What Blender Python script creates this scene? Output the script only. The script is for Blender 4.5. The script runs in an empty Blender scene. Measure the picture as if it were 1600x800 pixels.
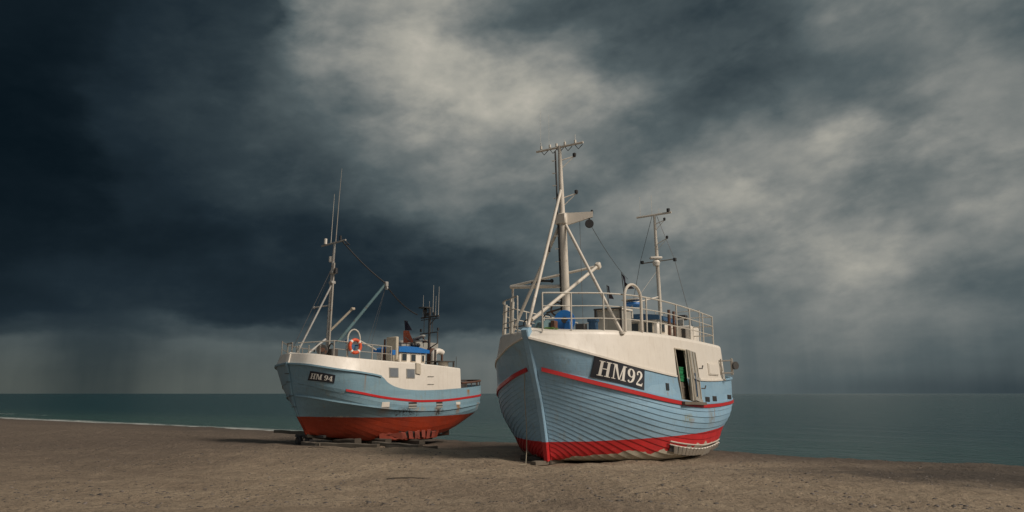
import bpy, bmesh, math, random
import numpy as np
from mathutils import Vector, Matrix, noise as mnoise

R = math.radians
random.seed(7)
rng = np.random.RandomState(11)
scene = bpy.context.scene
col = scene.collection

# ---------------------------------------------------------------- camera
cd = bpy.data.cameras.new('camera'); cam = bpy.data.objects.new('camera', cd); col.objects.link(cam)
cd.sensor_width = 36; cd.lens = 24.75; cd.clip_start = .1; cd.clip_end = 60000
cam.location = (0, 0, 1.7); cam.rotation_euler = (R(90)+math.atan(215/1100), 0, 0)
scene.camera = cam

# ---------------------------------------------------------------- light and exposure
SUN_DIR = Vector((.88, -.46, .80)).normalized()
SUN_EL = math.asin(SUN_DIR.z); SUN_AZ = math.atan2(SUN_DIR.x, SUN_DIR.y)
sd = bpy.data.lights.new('sun', 'SUN'); sd.energy = 2.85; sd.angle = R(18); sd.color = (1, .89, .78)
sun = bpy.data.objects.new('sun', sd); col.objects.link(sun)
sun.rotation_euler = SUN_DIR.to_track_quat('Z', 'Y').to_euler()
vs = scene.view_settings; vs.view_transform = 'Standard'; vs.look = 'None'; vs.exposure = 0; vs.gamma = 1; vs.use_curve_mapping = False

# ---------------------------------------------------------------- node helpers
class N:
    def __init__(s, tree): s.t = tree; s.n = tree.nodes; s.l = tree.links
    def put(s, sock, v):
        if hasattr(v, 'is_output'): s.l.new(v, sock)
        elif v is not None:
            if isinstance(v, (tuple, list)) and len(v) == 3 and sock.type == 'RGBA': v = tuple(v)+(1,)
            sock.default_value = v
    def new(s, k, **kw):
        n = s.n.new(k)
        for a, b in kw.items(): setattr(n, a, b)
        return n
    def math(s, op, a, b=None, c=None, clamp=False):
        n = s.new('ShaderNodeMath', operation=op, use_clamp=clamp); s.put(n.inputs[0], a); s.put(n.inputs[1], b)
        if c is not None: s.put(n.inputs[2], c)
        return n.outputs[0]
    def vmath(s, op, a, b=None):
        n = s.new('ShaderNodeVectorMath', operation=op); s.put(n.inputs[0], a); s.put(n.inputs[1], b)
        return n.outputs['Value'] if op in ('LENGTH', 'DOT_PRODUCT') else n.outputs[0]
    def sep(s, v):
        n = s.new('ShaderNodeSeparateXYZ'); s.put(n.inputs[0], v); return n.outputs
    def comb(s, x, y, z):
        n = s.new('ShaderNodeCombineXYZ'); s.put(n.inputs[0], x); s.put(n.inputs[1], y); s.put(n.inputs[2], z); return n.outputs[0]
    def noise(s, v, scale, detail=4, rough=.5, dist=0., color=False):
        n = s.new('ShaderNodeTexNoise'); s.put(n.inputs['Vector'], v); n.inputs['Scale'].default_value = scale
        n.inputs['Detail'].default_value = detail; n.inputs['Roughness'].default_value = rough; n.inputs['Distortion'].default_value = dist
        return n.outputs['Color' if color else 'Fac']
    def voronoi(s, v, scale, feature='F1'):
        n = s.new('ShaderNodeTexVoronoi', feature=feature); s.put(n.inputs['Vector'], v); n.inputs['Scale'].default_value = scale
        return n.outputs['Distance'], n.outputs.get('Color')
    def ramp(s, f, pts, interp='LINEAR'):
        n = s.new('ShaderNodeValToRGB'); s.put(n.inputs[0], f); cr = n.color_ramp; cr.interpolation = interp
        while len(cr.elements) < len(pts): cr.elements.new(.5)
        for e, (p, c) in zip(cr.elements, pts):
            e.position = p; e.color = (c, c, c, 1) if not isinstance(c, (tuple, list)) else tuple(c)+(1,)
        return n.outputs[0]
    def curve(s, f, pts, lo, hi):
        """piecewise curve through pts (x, y) for x in [lo, hi]"""
        x = s.mapr(f, lo, hi, 0, 1)
        n = s.new('ShaderNodeFloatCurve'); s.put(n.inputs['Value'], x); cv = n.mapping.curves[0]
        ys = [b for _, b in pts]; m0, m1 = min(ys), max(ys); d = (m1-m0) or 1
        q = [((a-lo)/(hi-lo), (b-m0)/d) for a, b in pts]
        cv.points[0].location = q[0]; cv.points[1].location = q[-1]
        for p in q[1:-1]: cv.points.new(*p)
        n.mapping.update()
        return s.math('ADD', s.math('MULTIPLY', n.outputs[0], d), m0)
    def mapr(s, f, a, b, c, d, smooth=False):
        n = s.new('ShaderNodeMapRange', interpolation_type='SMOOTHSTEP' if smooth else 'LINEAR'); n.clamp = True
        s.put(n.inputs[0], f)
        for i, q in enumerate((a, b, c, d)): s.put(n.inputs[i+1], q)
        return n.outputs[0]
    def mix(s, f, a, b, mode='MIX'):
        n = s.new('ShaderNodeMix', data_type='RGBA', blend_type=mode); n.clamp_factor = True
        s.put(n.inputs[0], f)
        for i, q in ((6, a), (7, b)):
            if isinstance(q, (tuple, list)): q = tuple(q)+(1,) if len(q) == 3 else q
            s.put(n.inputs[i], q)
        return n.outputs[2]
    def mixf(s, f, a, b):
        n = s.new('ShaderNodeMix', data_type='FLOAT'); s.put(n.inputs[0], f); s.put(n.inputs[2], a); s.put(n.inputs[3], b); return n.outputs[0]

def srgb(r, g, b):
    f = lambda c: (c/255/12.92) if c <= 10.3 else ((c/255+.055)/1.055)**2.4
    return (f(r), f(g), f(b))

# ---------------------------------------------------------------- sky: storm clouds, with clear sky added behind the camera as fill light
world = bpy.data.worlds.new('World'); scene.world = world; world.use_nodes = True; world.cycles.sampling_method = 'MANUAL'; world.cycles.sample_map_resolution = 256
wt = world.node_tree; wt.nodes.clear(); n = N(wt)
out = n.new('ShaderNodeOutputWorld'); bg = n.new('ShaderNodeBackground'); wt.links.new(bg.outputs[0], out.inputs[0])
sky = n.new('ShaderNodeTexSky', sky_type='NISHITA'); sky.sun_disc = False; sky.sun_elevation = SUN_EL; sky.sun_rotation = SUN_AZ
sky.air_density = 1.2; sky.dust_density = 3
D = n.new('ShaderNodeTexCoord').outputs['Generated']
dx, dy, dz = n.sep(D)
plane = n.vmath('DIVIDE', D, n.comb(*(n.math('ADD', n.math('MAXIMUM', dz, 0), .16),)*3))
pl = n.sep(plane)
plane = n.comb(pl[0], pl[1], 0.0)
wA = n.sep(n.noise(n.vmath('MULTIPLY', D, (1, 1, 1.9)), 3.4, 5, .55, color=True))
wB = n.sep(n.noise(n.vmath('MULTIPLY', D, (1, 1, 2.2)), 11., 5, .55, color=True))
az = n.math('MULTIPLY', n.math('ARCTAN2', dx, dy), 57.2958)
el = n.math('MULTIPLY', n.math('ARCSINE', dz), 57.2958)
fade = n.mapr(el, 0, 9, .12, 1)
def warp(v, i, ka, kb):
    a = n.math('MULTIPLY', n.math('SUBTRACT', wA[i], .5), ka); b = n.math('MULTIPLY', n.math('SUBTRACT', wB[i], .5), kb)
    return n.math('ADD', v, n.math('MULTIPLY', n.math('ADD', a, b), fade))
azw = warp(az, 0, 9, 4.5)
elw = warp(n.math('DIVIDE', el, n.math('MAXIMUM', n.math('COSINE', n.math('DIVIDE', az, 57.2958)), .75)), 1, 6.5, 4)
AZ = [-36, -31, -26, -20.5, -15.5, -9.5, -3.2, 3.2, 10.5, 18, 25, 31, 37]
ROWS = [(0.3, [80, 62, 80, 86, 90, 97, 99, 100, 100, 94, 80, 70, 62]),
        (2.4, [80, 58, 78, 84, 90, 96, 100, 102, 104, 101, 94, 86, 78]),
        (4.1, [76, 56, 74, 86, 86, 87, 88, 98, 102, 106, 106, 97, 90]),
        (5.2, [52, 46, 60, 68, 60, 52, 52, 84, 102, 110, 112, 100, 94]),
        (6.4, [34, 41, 44, 40, 36, 38, 42, 72, 104, 113, 117, 104, 98]),
        (9.5, [28, 38, 36, 36, 38, 44, 52, 80, 108, 122, 132, 106, 100]),
        (12.6, [20, 28, 28, 40, 48, 66, 86, 96, 112, 132, 130, 118, 106]),
        (16.3, [16, 31, 42, 58, 64, 84, 102, 108, 110, 136, 122, 128, 112]),
        (19.9, [16, 34, 50, 64, 72, 92, 114, 126, 108, 104, 120, 138, 120]),
        (23.4, [17, 36, 52, 66, 82, 118, 146, 138, 112, 90, 90, 102, 114]),
        (26.8, [20, 37, 52, 66, 120, 138, 146, 118, 84, 76, 82, 98, 106]),
        (29.6, [22, 34, 44, 62, 132, 132, 106, 84, 70, 68, 84, 104, 98]),
        (50.0, [40, 45, 50, 60, 80, 90, 90, 85, 75, 75, 85, 95, 95])]
L = None; prev = None
for e, r in ROWS:
    pts = [(-180, 130), (-140, 120), (-95, 70), (-60, 30)]+list(zip(AZ, r))+[(60, 90), (95, 115), (140, 130), (180, 130)]
    c = n.curve(azw, pts, -180, 180)
    L = c if L is None else n.mixf(n.mapr(elw, prev, e, 0, 1, True), L, c)
    prev = e
Ds = n.vmath('MULTIPLY', D, (1, 1, 1.75))
f1 = n.noise(plane, .9, 8, .55, .1)
tl = n.comb(n.math('MULTIPLY', az, .09), n.math('MULTIPLY', n.math('SUBTRACT', el, n.math('MULTIPLY', az, .20)), .19), 3.1)
f2 = n.noise(tl, 1.0, 10, .58, .15)
f3 = n.noise(n.vmath('ADD', n.vmath('MULTIPLY', D, (1, 1, 1.4)), (4.1, 2.2, 7.7)), 5.2, 10, .54, .1)
vz = n.new('ShaderNodeTexVoronoi', feature='F1'); vz.normalize = True
n.put(vz.inputs['Vector'], n.vmath('ADD', n.vmath('MULTIPLY', D, (1, 1, 1.7)), n.vmath('MULTIPLY', n.noise(D, 7, 4, .6, color=True), (.16, .16, .10))))
for k_, v_ in (('Scale', 5.2), ('Detail', 3), ('Roughness', .6), ('Lacunarity', 2.2), ('Randomness', 1)): vz.inputs[k_].default_value = v_
puff = n.math('SUBTRACT', .37, vz.outputs['Distance'])
f4 = n.noise(n.vmath('ADD', Ds, (1.1, 8.2, 3.7)), 17, 7, .6, .1)
def sharp(f, w): return n.math('SUBTRACT', n.mapr(f, .5-w, .5+w, 0, 1, True), .5)
det = n.math('ADD', n.math('MULTIPLY', n.math('SUBTRACT', f1, .5), .35), n.math('ADD', n.math('MULTIPLY', sharp(f2, .13), .18), n.math('ADD', n.math('MULTIPLY', sharp(f3, .16), .20), n.math('MULTIPLY', n.math('SUBTRACT', f4, .5), .22))))
det = n.math('ADD', det, n.math('MULTIPLY', puff, .62))
det = n.math('MULTIPLY', det, n.mapr(el, 1, 9, .15, 1))
rain = n.noise(n.comb(n.math('MULTIPLY', az, .35), n.math('MULTIPLY', el, .045), 0.), 1.0, 4, .6)
rain = n.math('MULTIPLY', n.math('SUBTRACT', rain, .5), n.mapr(el, 1.5, 9, .26, 0))
L = n.math('MULTIPLY', L, n.math('ADD', 1.0, n.math('ADD', det, rain)))
RAMP = [(0, (5, 12, 18)), (15, (10, 21, 28)), (40, (31, 43, 51)), (60, (50, 62, 68)), (90, (83, 94, 97)), (110, (107, 114, 114)), (130, (131, 134, 131)), (165, (170, 168, 158)), (215, (222, 212, 198))]
cloud = n.ramp(n.math('DIVIDE', L, 255), [(a/255, srgb(*c)) for a, c in RAMP])
tint = n.mix(n.math('MULTIPLY', n.mapr(el, 0, 6, 1, 0, True), n.mapr(az, -30, 10, 1, .15)), (10, 10, 10), (11.7, 10.2, 8.5))
cloud10 = n.mix(1.0, cloud, tint, 'MULTIPLY')
back = n.math('MULTIPLY', n.mapr(dy, .1, -.5, 0, .35, True), n.mapr(dz, 0, .3, .4, 1))
wt.links.new(n.mix(back, cloud10, sky.outputs[0]), bg.inputs[0]); bg.inputs[1].default_value = .1

# ---------------------------------------------------------------- hull lines
def pchip(xs, ys, x):
    xs = np.asarray(xs, float); ys = np.asarray(ys, float); x = np.asarray(x, float)
    h = np.diff(xs); d = np.diff(ys)/h; m = np.zeros(len(xs)); m[0] = d[0]; m[-1] = d[-1]
    for i in range(1, len(xs)-1):
        if d[i-1]*d[i] > 0:
            w1 = 2*h[i]+h[i-1]; w2 = h[i]+2*h[i-1]
            m[i] = (w1+w2)/(w1/d[i-1]+w2/d[i])
    i = np.clip(np.searchsorted(xs, x, side='right')-1, 0, len(xs)-2)
    t = (x-xs[i])/h[i]
    return ((2*t**3-3*t**2+1)*ys[i]+(t**3-2*t**2+t)*h[i]*m[i]+(-2*t**3+3*t**2)*ys[i+1]+(t**3-t**2)*h[i]*m[i+1])

class Hull:
    """Lines of a hull; x forward, y to port, z up. Each line: x at bow, x at stern, [(t, half breadth)], [(t, height)]."""
    def __init__(s, lines): s.L = lines
    def line(s, name, t):
        x0, x1, B, Z = s.L[name]
        return np.array([x0+(x1-x0)*t, float(pchip([a for a, _ in B], [b for _, b in B], t)),
                         float(pchip([a for a, _ in Z], [b for _, b in Z], t))])
    def tx(s, name, x):
        x0, x1 = s.L[name][:2]; return (x-x0)/(x1-x0)
    def section(s, t, names, n, ctrl=None):
        """n+1 points from the first line to the last, evenly spaced along the girth"""
        P = [s.line(k, t) for k in names]
        if len(P) == 2:
            return [P[0]+(P[1]-P[0])*i/n for i in range(n+1)]
        Q = [2*P[0]-P[1]]+P+[2*P[-1]-P[-2]]
        D = []
        for i in range(1, len(Q)-2):
            for j in range(12):
                u = j/12
                D.append(.5*((2*Q[i])+(-Q[i-1]+Q[i+1])*u+(2*Q[i-1]-5*Q[i]+4*Q[i+1]-Q[i+2])*u*u+(-Q[i-1]+3*Q[i]-3*Q[i+1]+Q[i+2])*u**3))
        D.append(P[-1]); D = np.array(D)
        l = np.concatenate([[0], np.cumsum(np.linalg.norm(np.diff(D, axis=0), axis=1))])
        q = np.linspace(0, l[-1], n+1)
        return [np.array([np.interp(a, l, D[:, k]) for k in range(3)]) for a in q]
    def bake(s, regions):
        """dense port side surface for laying things on it; regions = lists of line names"""
        G = []
        for names in regions:
            G.append(np.array([s.section(t, names, 24) for t in np.linspace(0, 1, 161)**1.0]))
        s.G = G
    def y_at(s, x, z):
        best = None
        for g in s.G:
            # column at constant x in every row
            ys = []; zs = []
            for r in range(g.shape[1]):
                row = g[:, r]; xx = row[::-1, 0]
                if x < xx[0] or x > xx[-1]: continue
                ys.append(np.interp(x, xx, row[::-1, 1])); zs.append(np.interp(x, xx, row[::-1, 2]))
            if len(zs) < 2: continue
            zs = np.array(zs); ys = np.array(ys); o = np.argsort(zs)
            zs = zs[o]; ys = ys[o]
            d = 0 if zs[0] <= z <= zs[-1] else min(abs(z-zs[0]), abs(z-zs[-1]))
            if best is None or d < best[0]: best = (d, float(np.interp(z, zs, ys)))
        return best[1]
    def on(s, x, z, off=0.):
        """point on the port side at (x, z), pushed outward by off"""
        y = s.y_at(x, z); e = .04
        dx = (s.y_at(x+e, z)-s.y_at(x-e, z))/(2*e); dz = (s.y_at(x, z+e)-s.y_at(x, z-e))/(2*e)
        n = np.array([-dx, 1, -dz]); n /= np.linalg.norm(n)
        return np.array([x, y, z])+n*off

big = Hull(dict(
    keel=(.03, -12.9, [(0, .07), (1, .07)], [(0, -.03), (.1, -.15), (.3, -.32), (.6, -.45), (.86, -.5), (.95, -.2), (1, .15)]),
    bilge=(.06, -12.9, [(0, .08), (.02, .38), (.05, .76), (.1, 1.25), (.15, 1.6), (.2, 1.82), (.3, 2.05), (.5, 2.18), (.7, 2.05), (.8, 1.75), (.88, 1.25), (.94, .7), (1, .09)],
           [(0, .06), (.1, -.04), (.2, -.13), (.3, -.2), (.5, -.26), (.7, -.24), (.8, -.15), (.9, .08), (1, .4)]),
    water=(.14, -13.2, [(0, .08), (.02, .55), (.05, 1.08), (.1, 1.68), (.15, 2.04), (.2, 2.26), (.3, 2.46), (.4, 2.54), (.5, 2.58), (.6, 2.58), (.7, 2.5), (.8, 2.28), (.88, 1.85), (.94, 1.25), (.98, .6), (1, .1)],
           [(0, .43), (.1, .48), (.3, .46), (.6, .48), (.8, .56), (1, .9)]),
    mid=(.46, -13.45, [(0, .08), (.02, .66), (.05, 1.28), (.1, 1.94), (.15, 2.3), (.2, 2.46), (.3, 2.62), (.4, 2.7), (.5, 2.73), (.6, 2.73), (.7, 2.70), (.8, 2.52), (.88, 2.1), (.94, 1.5), (.98, .8), (1, .11)],
         [(0, 1.4), (.05, 1.26), (.1, 1.15), (.15, 1.07), (.2, 1.02), (.3, .94), (.5, .88), (.7, .92), (.8, .98), (1, 1.2)]),
    stripe=(.85, -13.7, [(0, .09), (.02, .66), (.05, 1.2), (.1, 1.9), (.15, 2.3), (.2, 2.48), (.3, 2.64), (.4, 2.7), (.5, 2.73), (.6, 2.73), (.7, 2.72), (.8, 2.6), (.88, 2.23), (.94, 1.65), (.98, .95), (1, .12)],
            [(0, 2.36), (.02, 2.2), (.05, 2.03), (.1, 1.81), (.15, 1.66), (.2, 1.56), (.3, 1.43), (.4, 1.34), (.5, 1.30), (.6, 1.31), (.7, 1.35), (.8, 1.41), (1, 1.55)]),
    sheer=(1.3, -13.8, [(0, .09), (.02, .6), (.05, 1.08), (.1, 1.75), (.15, 2.15), (.2, 2.38), (.3, 2.58), (.4, 2.66), (.5, 2.7), (.6, 2.7), (.7, 2.7), (.8, 2.6), (.88, 2.25), (.94, 1.7), (.98, 1.0), (1, .12)],
           [(0, 3.13), (.02, 2.98), (.05, 2.83), (.1, 2.60), (.15, 2.44), (.2, 2.34), (.3, 2.22), (.4, 2.16), (.5, 2.14), (.6, 2.16), (.7, 2.21), (.8, 2.28), (1, 2.45)]),
    top=(1.22, -13.8, [(0, .09), (.02, .54), (.05, 1.0), (.1, 1.66), (.15, 2.06), (.2, 2.29), (.3, 2.49), (.4, 2.57), (.5, 2.61), (.6, 2.61), (.7, 2.6), (.8, 2.5), (1, 2.2)],
         [(0, 3.18), (.05, 3.22), (.1, 3.26), (.3, 3.31), (.6, 3.34), (1, 3.36)]),
))
big.bake([['keel', 'bilge', 'water', 'mid', 'stripe'], ['stripe', 'sheer'], ['sheer', 'top']])

small = Hull(dict(
    keel=(0., -7.6, [(0, .07), (1, .07)], [(0, .1), (.1, -.02), (.3, -.2), (.6, -.22), (.75, -.1), (.9, .15), (1, .35)]),
    bilge=(.04, -7.9, [(0, .08), (.05, .3), (.1, .55), (.2, 1.05), (.3, 1.4), (.5, 1.7), (.7, 1.6), (.8, 1.35), (.88, 1.05), (.94, .75), (1, .3)],
           [(0, .17), (.05, .1), (.1, .03), (.2, -.07), (.3, -.14), (.5, -.16), (.65, -.05), (.8, .14), (1, .5)]),
    water=(.4, -8.15, [(0, .08), (.02, .27), (.05, .55), (.1, .98), (.15, 1.32), (.2, 1.57), (.3, 1.85), (.4, 2.05), (.5, 2.12), (.6, 2.12), (.7, 2.07), (.8, 1.92), (.88, 1.72), (.94, 1.45), (.98, 1.0), (1, .5)],
           [(0, .75), (.3, .69), (.6, .69), (.8, .73), (1, .82)]),
    rub=(.7, -8.3, [(0, .08), (.02, .6), (.05, 1.0), (.1, 1.45), (.15, 1.75), (.2, 1.92), (.3, 2.1), (.4, 2.18), (.5, 2.2), (.6, 2.2), (.7, 2.15), (.8, 2.02), (.88, 1.83), (.94, 1.55), (.98, 1.15), (1, .6)],
         [(0, 1.52), (.05, 1.41), (.1, 1.3), (.2, 1.15), (.3, 1.04), (.4, .97), (.5, .93), (.6, .93), (.7, .98), (.8, 1.06), (1, 1.24)]),
    stripe=(.85, -8.37, [(0, .09), (.02, .8), (.05, 1.25), (.1, 1.65), (.15, 1.9), (.2, 2.02), (.3, 2.13), (.4, 2.17), (.5, 2.18), (.6, 2.18), (.7, 2.14), (.8, 2.02), (.88, 1.84), (.94, 1.57), (.98, 1.2), (1, .65)],
            [(0, 2.1), (.05, 1.89), (.1, 1.76), (.2, 1.58), (.3, 1.43), (.4, 1.34), (.5, 1.29), (.6, 1.30), (.7, 1.35), (.8, 1.42), (1, 1.56)]),
    sheer=(1.0, -8.4, [(0, .1), (.02, 1.0), (.05, 1.45), (.1, 1.8), (.15, 1.98), (.2, 2.06), (.3, 2.13), (.4, 2.15), (.5, 2.15), (.6, 2.15), (.7, 2.12), (.8, 2.0), (.88, 1.82), (.94, 1.55), (.98, 1.2), (1, .68)],
           [(0, 2.69), (.05, 2.56), (.1, 2.47), (.2, 2.36), (.29, 2.22), (.32, 2.0), (.36, 1.84), (.42, 1.74), (.5, 1.71), (.6, 1.73), (.7, 1.78), (.8, 1.84), (1, 1.98)]),
    top=(.95, -8.0, [(0, .09), (.02, .85), (.05, 1.25), (.1, 1.6), (.15, 1.82), (.2, 1.95), (.3, 2.05), (.4, 2.08), (.5, 2.1), (.6, 2.1), (.7, 2.08), (.8, 2.0), (1, 1.8)],
         [(0, 3.0), (.05, 2.95), (.1, 2.89), (.2, 2.82), (.4, 2.75), (.6, 2.69), (.8, 2.59), (1, 2.5)]),
))
small.bake([['keel', 'bilge', 'water', 'rub', 'stripe'], ['stripe', 'sheer'], ['sheer', 'top']])
# ---------------------------------------------------------------- materials
def newmat(name):
    m = bpy.data.materials.new(name); m.use_nodes = True; t = m.node_tree; t.nodes.clear(); n = N(t)
    o = n.new('ShaderNodeOutputMaterial'); b = n.new('ShaderNodeBsdfPrincipled'); t.links.new(b.outputs[0], o.inputs[0])
    return m, n, b
def bump(n, b, h, dist, strength=1.):
    k = n.new('ShaderNodeBump'); k.inputs['Strength'].default_value = strength; k.inputs['Distance'].default_value = dist
    n.put(k.inputs['Height'], h); n.t.links.new(k.outputs[0], b.inputs['Normal'])
def obj_co(n): return n.new('ShaderNodeTexCoord').outputs['Object']

def paint(name, base, rough=.5, wear=.12, rust=0., streak=0., metal=0., dirt=(.12, .09, .06)):
    """worn paint: uneven tone, dirt run-off streaks and rust freckles"""
    m, n, b = newmat(name); co = obj_co(n)
    v = n.noise(co, 2.2, 6, .6)
    c = n.mix(n.mapr(v, .3, .7, 0, wear*2.2), base, tuple(x*.55+d*.2 for x, d in zip(base, dirt)))
    f = n.noise(co, 34, 4, .6)
    c = n.mix(n.mapr(f, .58, .75, 0, wear*2), c, tuple(x*.6 for x in base))
    if streak:
        s = n.noise(n.vmath('MULTIPLY', co, (9, 9, .7)), 1.6, 4, .6)
        c = n.mix(n.mapr(s, .53, .75, 0, streak), c, dirt)
    if rust:
        s = n.noise(co, 6, 7, .7); c = n.mix(n.mapr(s, .60-.12*rust, .68, 0, min(1, .4+rust)), c, (.16, .055, .02))
    n.put(b.inputs['Base Color'], c); n.put(b.inputs['Roughness'], n.mapr(v, .3, .7, rough-.08, rough+.12)); b.inputs['Metallic'].default_value = metal
    bump(n, b, n.noise(co, 18, 4, .6), .004, .5)
    return m

BLUE = (.25, .41, .535); CREAM = (.74, .685, .60); RED = (.50, .018, .020)
M = dict(
    cream=paint('cream paint', CREAM, .42, .14, 0, .26, dirt=(.42, .33, .22)),
    spar=paint('white mast paint', (.66, .60, .51), .45, .2, .05, .12),
    grey_spar=paint('grey mast paint', (.38, .37, .34), .5, .3, .3, .2),
    rail=paint('galvanised rail', (.58, .54, .46), .5, .25, .15, .1),
    mid_rail=paint('aged rail', (.38, .35, .30), .55, .3, .3, .1),
    dull_rail=paint('dull rail', (.25, .24, .21), .55, .3, .4, .1),
    stripe=paint('red band paint', RED, .4, .18, 0, .10),
    blue=paint('pale blue paint', BLUE, .42, .12, 0, .18, dirt=(.20, .24, .26)),
    deck=paint('worn deck paint', (.27, .29, .27), .7, .4, .1, .1),
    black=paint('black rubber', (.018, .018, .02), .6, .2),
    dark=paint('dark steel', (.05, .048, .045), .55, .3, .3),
    navy=paint('navy board', (.018, .024, .036), .45, .3),
    letter=paint('letter white', (.80, .76, .68), .55, .10),
    grey=paint('weathered grey board', (.36, .35, .31), .6, .3, .12, .3),
    brown=paint('rusty brown steel', (.12, .055, .035), .7, .4, .6),
    bright_blue=paint('bright blue plastic', (.012, .14, .42), .4, .15),
    navy_blue=paint('blue cover', (.03, .10, .20), .6, .25),
    teal=paint('teal machine paint', (.13, .23, .25), .5, .3, .3),
    beige=paint('beige steel', (.52, .46, .36), .55, .25, .3, .3),
    orange=paint('orange', (.72, .10, .03), .5, .2),
    flagred=paint('flag orange', (.66, .15, .06), .8, .2),
    flagdark=paint('flag dark', (.025, .02, .035), .85, .2),
    green=paint('green plastic', (.02, .21, .08), .45, .15),
    netgreen=paint('green netting', (.09, .20, .035), .9, .4),
    pink=paint('faded red slat', (.44, .10, .07), .6, .3, .2, .2),
    redbottom=paint('red lead', (.27, .038, .017), .6, .3, 0, .2),
    timber=paint('grey driftwood timber', (.15, .125, .095), .85, .5, 0, .3),
    darktimber=paint('dark timber', (.06, .05, .038), .9, .4),
    rope=paint('rope', (.34, .30, .22), .9, .3),
    wire=paint('wire', (.09, .09, .09), .5, .2),
    rust=paint('rust stain', (.20, .095, .035), .8, .5, .7),
)
def glass(name, c=(.02, .026, .03)):
    m, n, b = newmat(name); co = obj_co(n)
    n.put(b.inputs['Base Color'], n.mix(n.noise(co, 3, 3), c, tuple(x*2.2 for x in c))); b.inputs['Roughness'].default_value = .12
    b.inputs['IOR'].default_value = 1.5
    return m
M['glass'] = glass('dark window glass')
M['greyglass'] = glass('grey window glass', (.10, .11, .12))

def hull_mat(name, blue, red, white, wl, zig=None, xr=(-14, 2), streaks=.3, rusts=(), scars=()):
    """painted planking: blue over red boot-topping over (zig) antifouling, the levels read off the hull's own coordinates"""
    m, n, b = newmat(name); co = obj_co(n); x, y, z = n.sep(co)
    v = n.noise(co, 1.7, 6, .6); f = n.noise(co, 26, 5, .65)
    long_ = n.noise(n.vmath('MULTIPLY', co, (.8, .8, 9)), 3., 5, .6)
    c = n.mix(n.mapr(v, .3, .7, 0, .30), blue, tuple(q*.72 for q in blue))
    c = n.mix(n.mapr(long_, .45, .75, 0, .28), c, (blue[0]*1.25, blue[1]*1.12, blue[2]*1.02))
    run = n.noise(n.vmath('MULTIPLY', co, (7, 7, .45)), 2., 5, .65)
    c = n.mix(n.mapr(run, .52, .72, 0, streaks), c, (.15, .155, .14))
    warm = n.noise(n.vmath('MULTIPLY', co, (3, 3, 1.2)), 1.1, 5, .7)
    c = n.mix(n.mapr(warm, .58, .72, 0, .5), c, (.26, .25, .18))
    chip = n.mapr(n.noise(co, 9, 8, .75), .66, .70, 0, .8)
    c = n.mix(chip, c, (.34, .32, .27))
    pk = n.voronoi(n.vmath('MULTIPLY', co, (.42, .42, 2.6)), 1.6)[1]
    c = n.mix(n.math('MULTIPLY', n.math('GREATER_THAN', n.sep(pk)[0], .55), .16), c, tuple(q*.62 for q in blue))
    c = n.mix(n.math('MULTIPLY', n.math('GREATER_THAN', n.sep(pk)[1], .72), .14), c, (blue[0]*1.5, blue[1]*1.3, blue[2]*1.15))
    scr = n.noise(n.vmath('MULTIPLY', co, (1.4, 1.4, 22)), 2.4, 5, .7)
    c = n.mix(n.mapr(scr, .64, .70, 0, .45), c, (.40, .40, .36))
    rd = n.mix(n.mapr(v, .35, .7, 0, .5), red, tuple(q*.5 for q in red))
    rd = n.mix(n.mapr(n.noise(n.vmath('MULTIPLY', co, (1, 1, 5)), 4, 6, .7), .56, .70, 0, .35), rd, (red[0]*.9+.05, red[1]+.06, red[2]+.05))
    rd = n.mix(n.mapr(f, .66, .72, 0, .5), rd, (.38, .26, .2))
    lvl = n.curve(x, wl, *xr)
    lvl = n.math('ADD', lvl, n.math('MULTIPLY', n.math('SUBTRACT', n.noise(co, 5, 3), .5), .025))
    c = n.mix(n.math('LESS_THAN', z, lvl), c, rd)
    if zig:
        base, amp, per = zig
        t = n.math('PINGPONG', n.math('ADD', n.math('ADD', x, y), n.math('MULTIPLY', n.noise(co, 1.2, 2), .7)), per/2)
        t = n.math('MULTIPLY', t, n.math('MULTIPLY', amp*2/per, n.mapr(n.noise(n.comb(x, 0., 0.), 1.7, 2), .3, .7, .4, 1.5)))
        lv2 = n.math('ADD', n.curve(x, base, *xr), t)
        wh = n.mix(n.mapr(n.noise(co, 4, 6, .7), .4, .7, 0, .6), white, tuple(q*.5 for q in white))
        c = n.mix(n.math('LESS_THAN', z, lv2), c, wh)
    for (rx, rz, w, h, a) in rusts:      # rust weeping from a fitting
        dxn = n.math('ABSOLUTE', n.math('SUBTRACT', x, rx)); 
        k = n.math('MULTIPLY', n.mapr(n.math('ADD', dxn, n.math('MULTIPLY', n.math('SUBTRACT', run, .5), w*1.5)), w*.3, w, 1, 0), n.math('MULTIPLY', n.mapr(z, rz-h, rz-h*.2, 0, 1), n.math('LESS_THAN', z, rz)))
        k = n.math('MULTIPLY', k, n.math('GREATER_THAN', y, 0))
        c = n.mix(n.math('MULTIPLY', k, a), c, (.27, .13, .035))
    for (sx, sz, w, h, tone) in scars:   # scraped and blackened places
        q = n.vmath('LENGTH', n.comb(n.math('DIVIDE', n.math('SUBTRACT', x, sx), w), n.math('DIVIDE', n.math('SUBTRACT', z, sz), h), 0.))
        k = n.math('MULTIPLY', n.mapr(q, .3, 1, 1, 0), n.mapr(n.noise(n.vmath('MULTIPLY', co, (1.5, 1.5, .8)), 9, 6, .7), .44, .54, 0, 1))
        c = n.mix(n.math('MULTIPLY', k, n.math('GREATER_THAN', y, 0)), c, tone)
    n.put(b.inputs['Base Color'], c); n.put(b.inputs['Roughness'], n.mapr(v, .3, .7, .38, .6))
    bump(n, b, n.math('ADD', n.noise(co, 6, 5, .6), n.math('MULTIPLY', long_, .5)), .012, .7)
    return m
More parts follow.
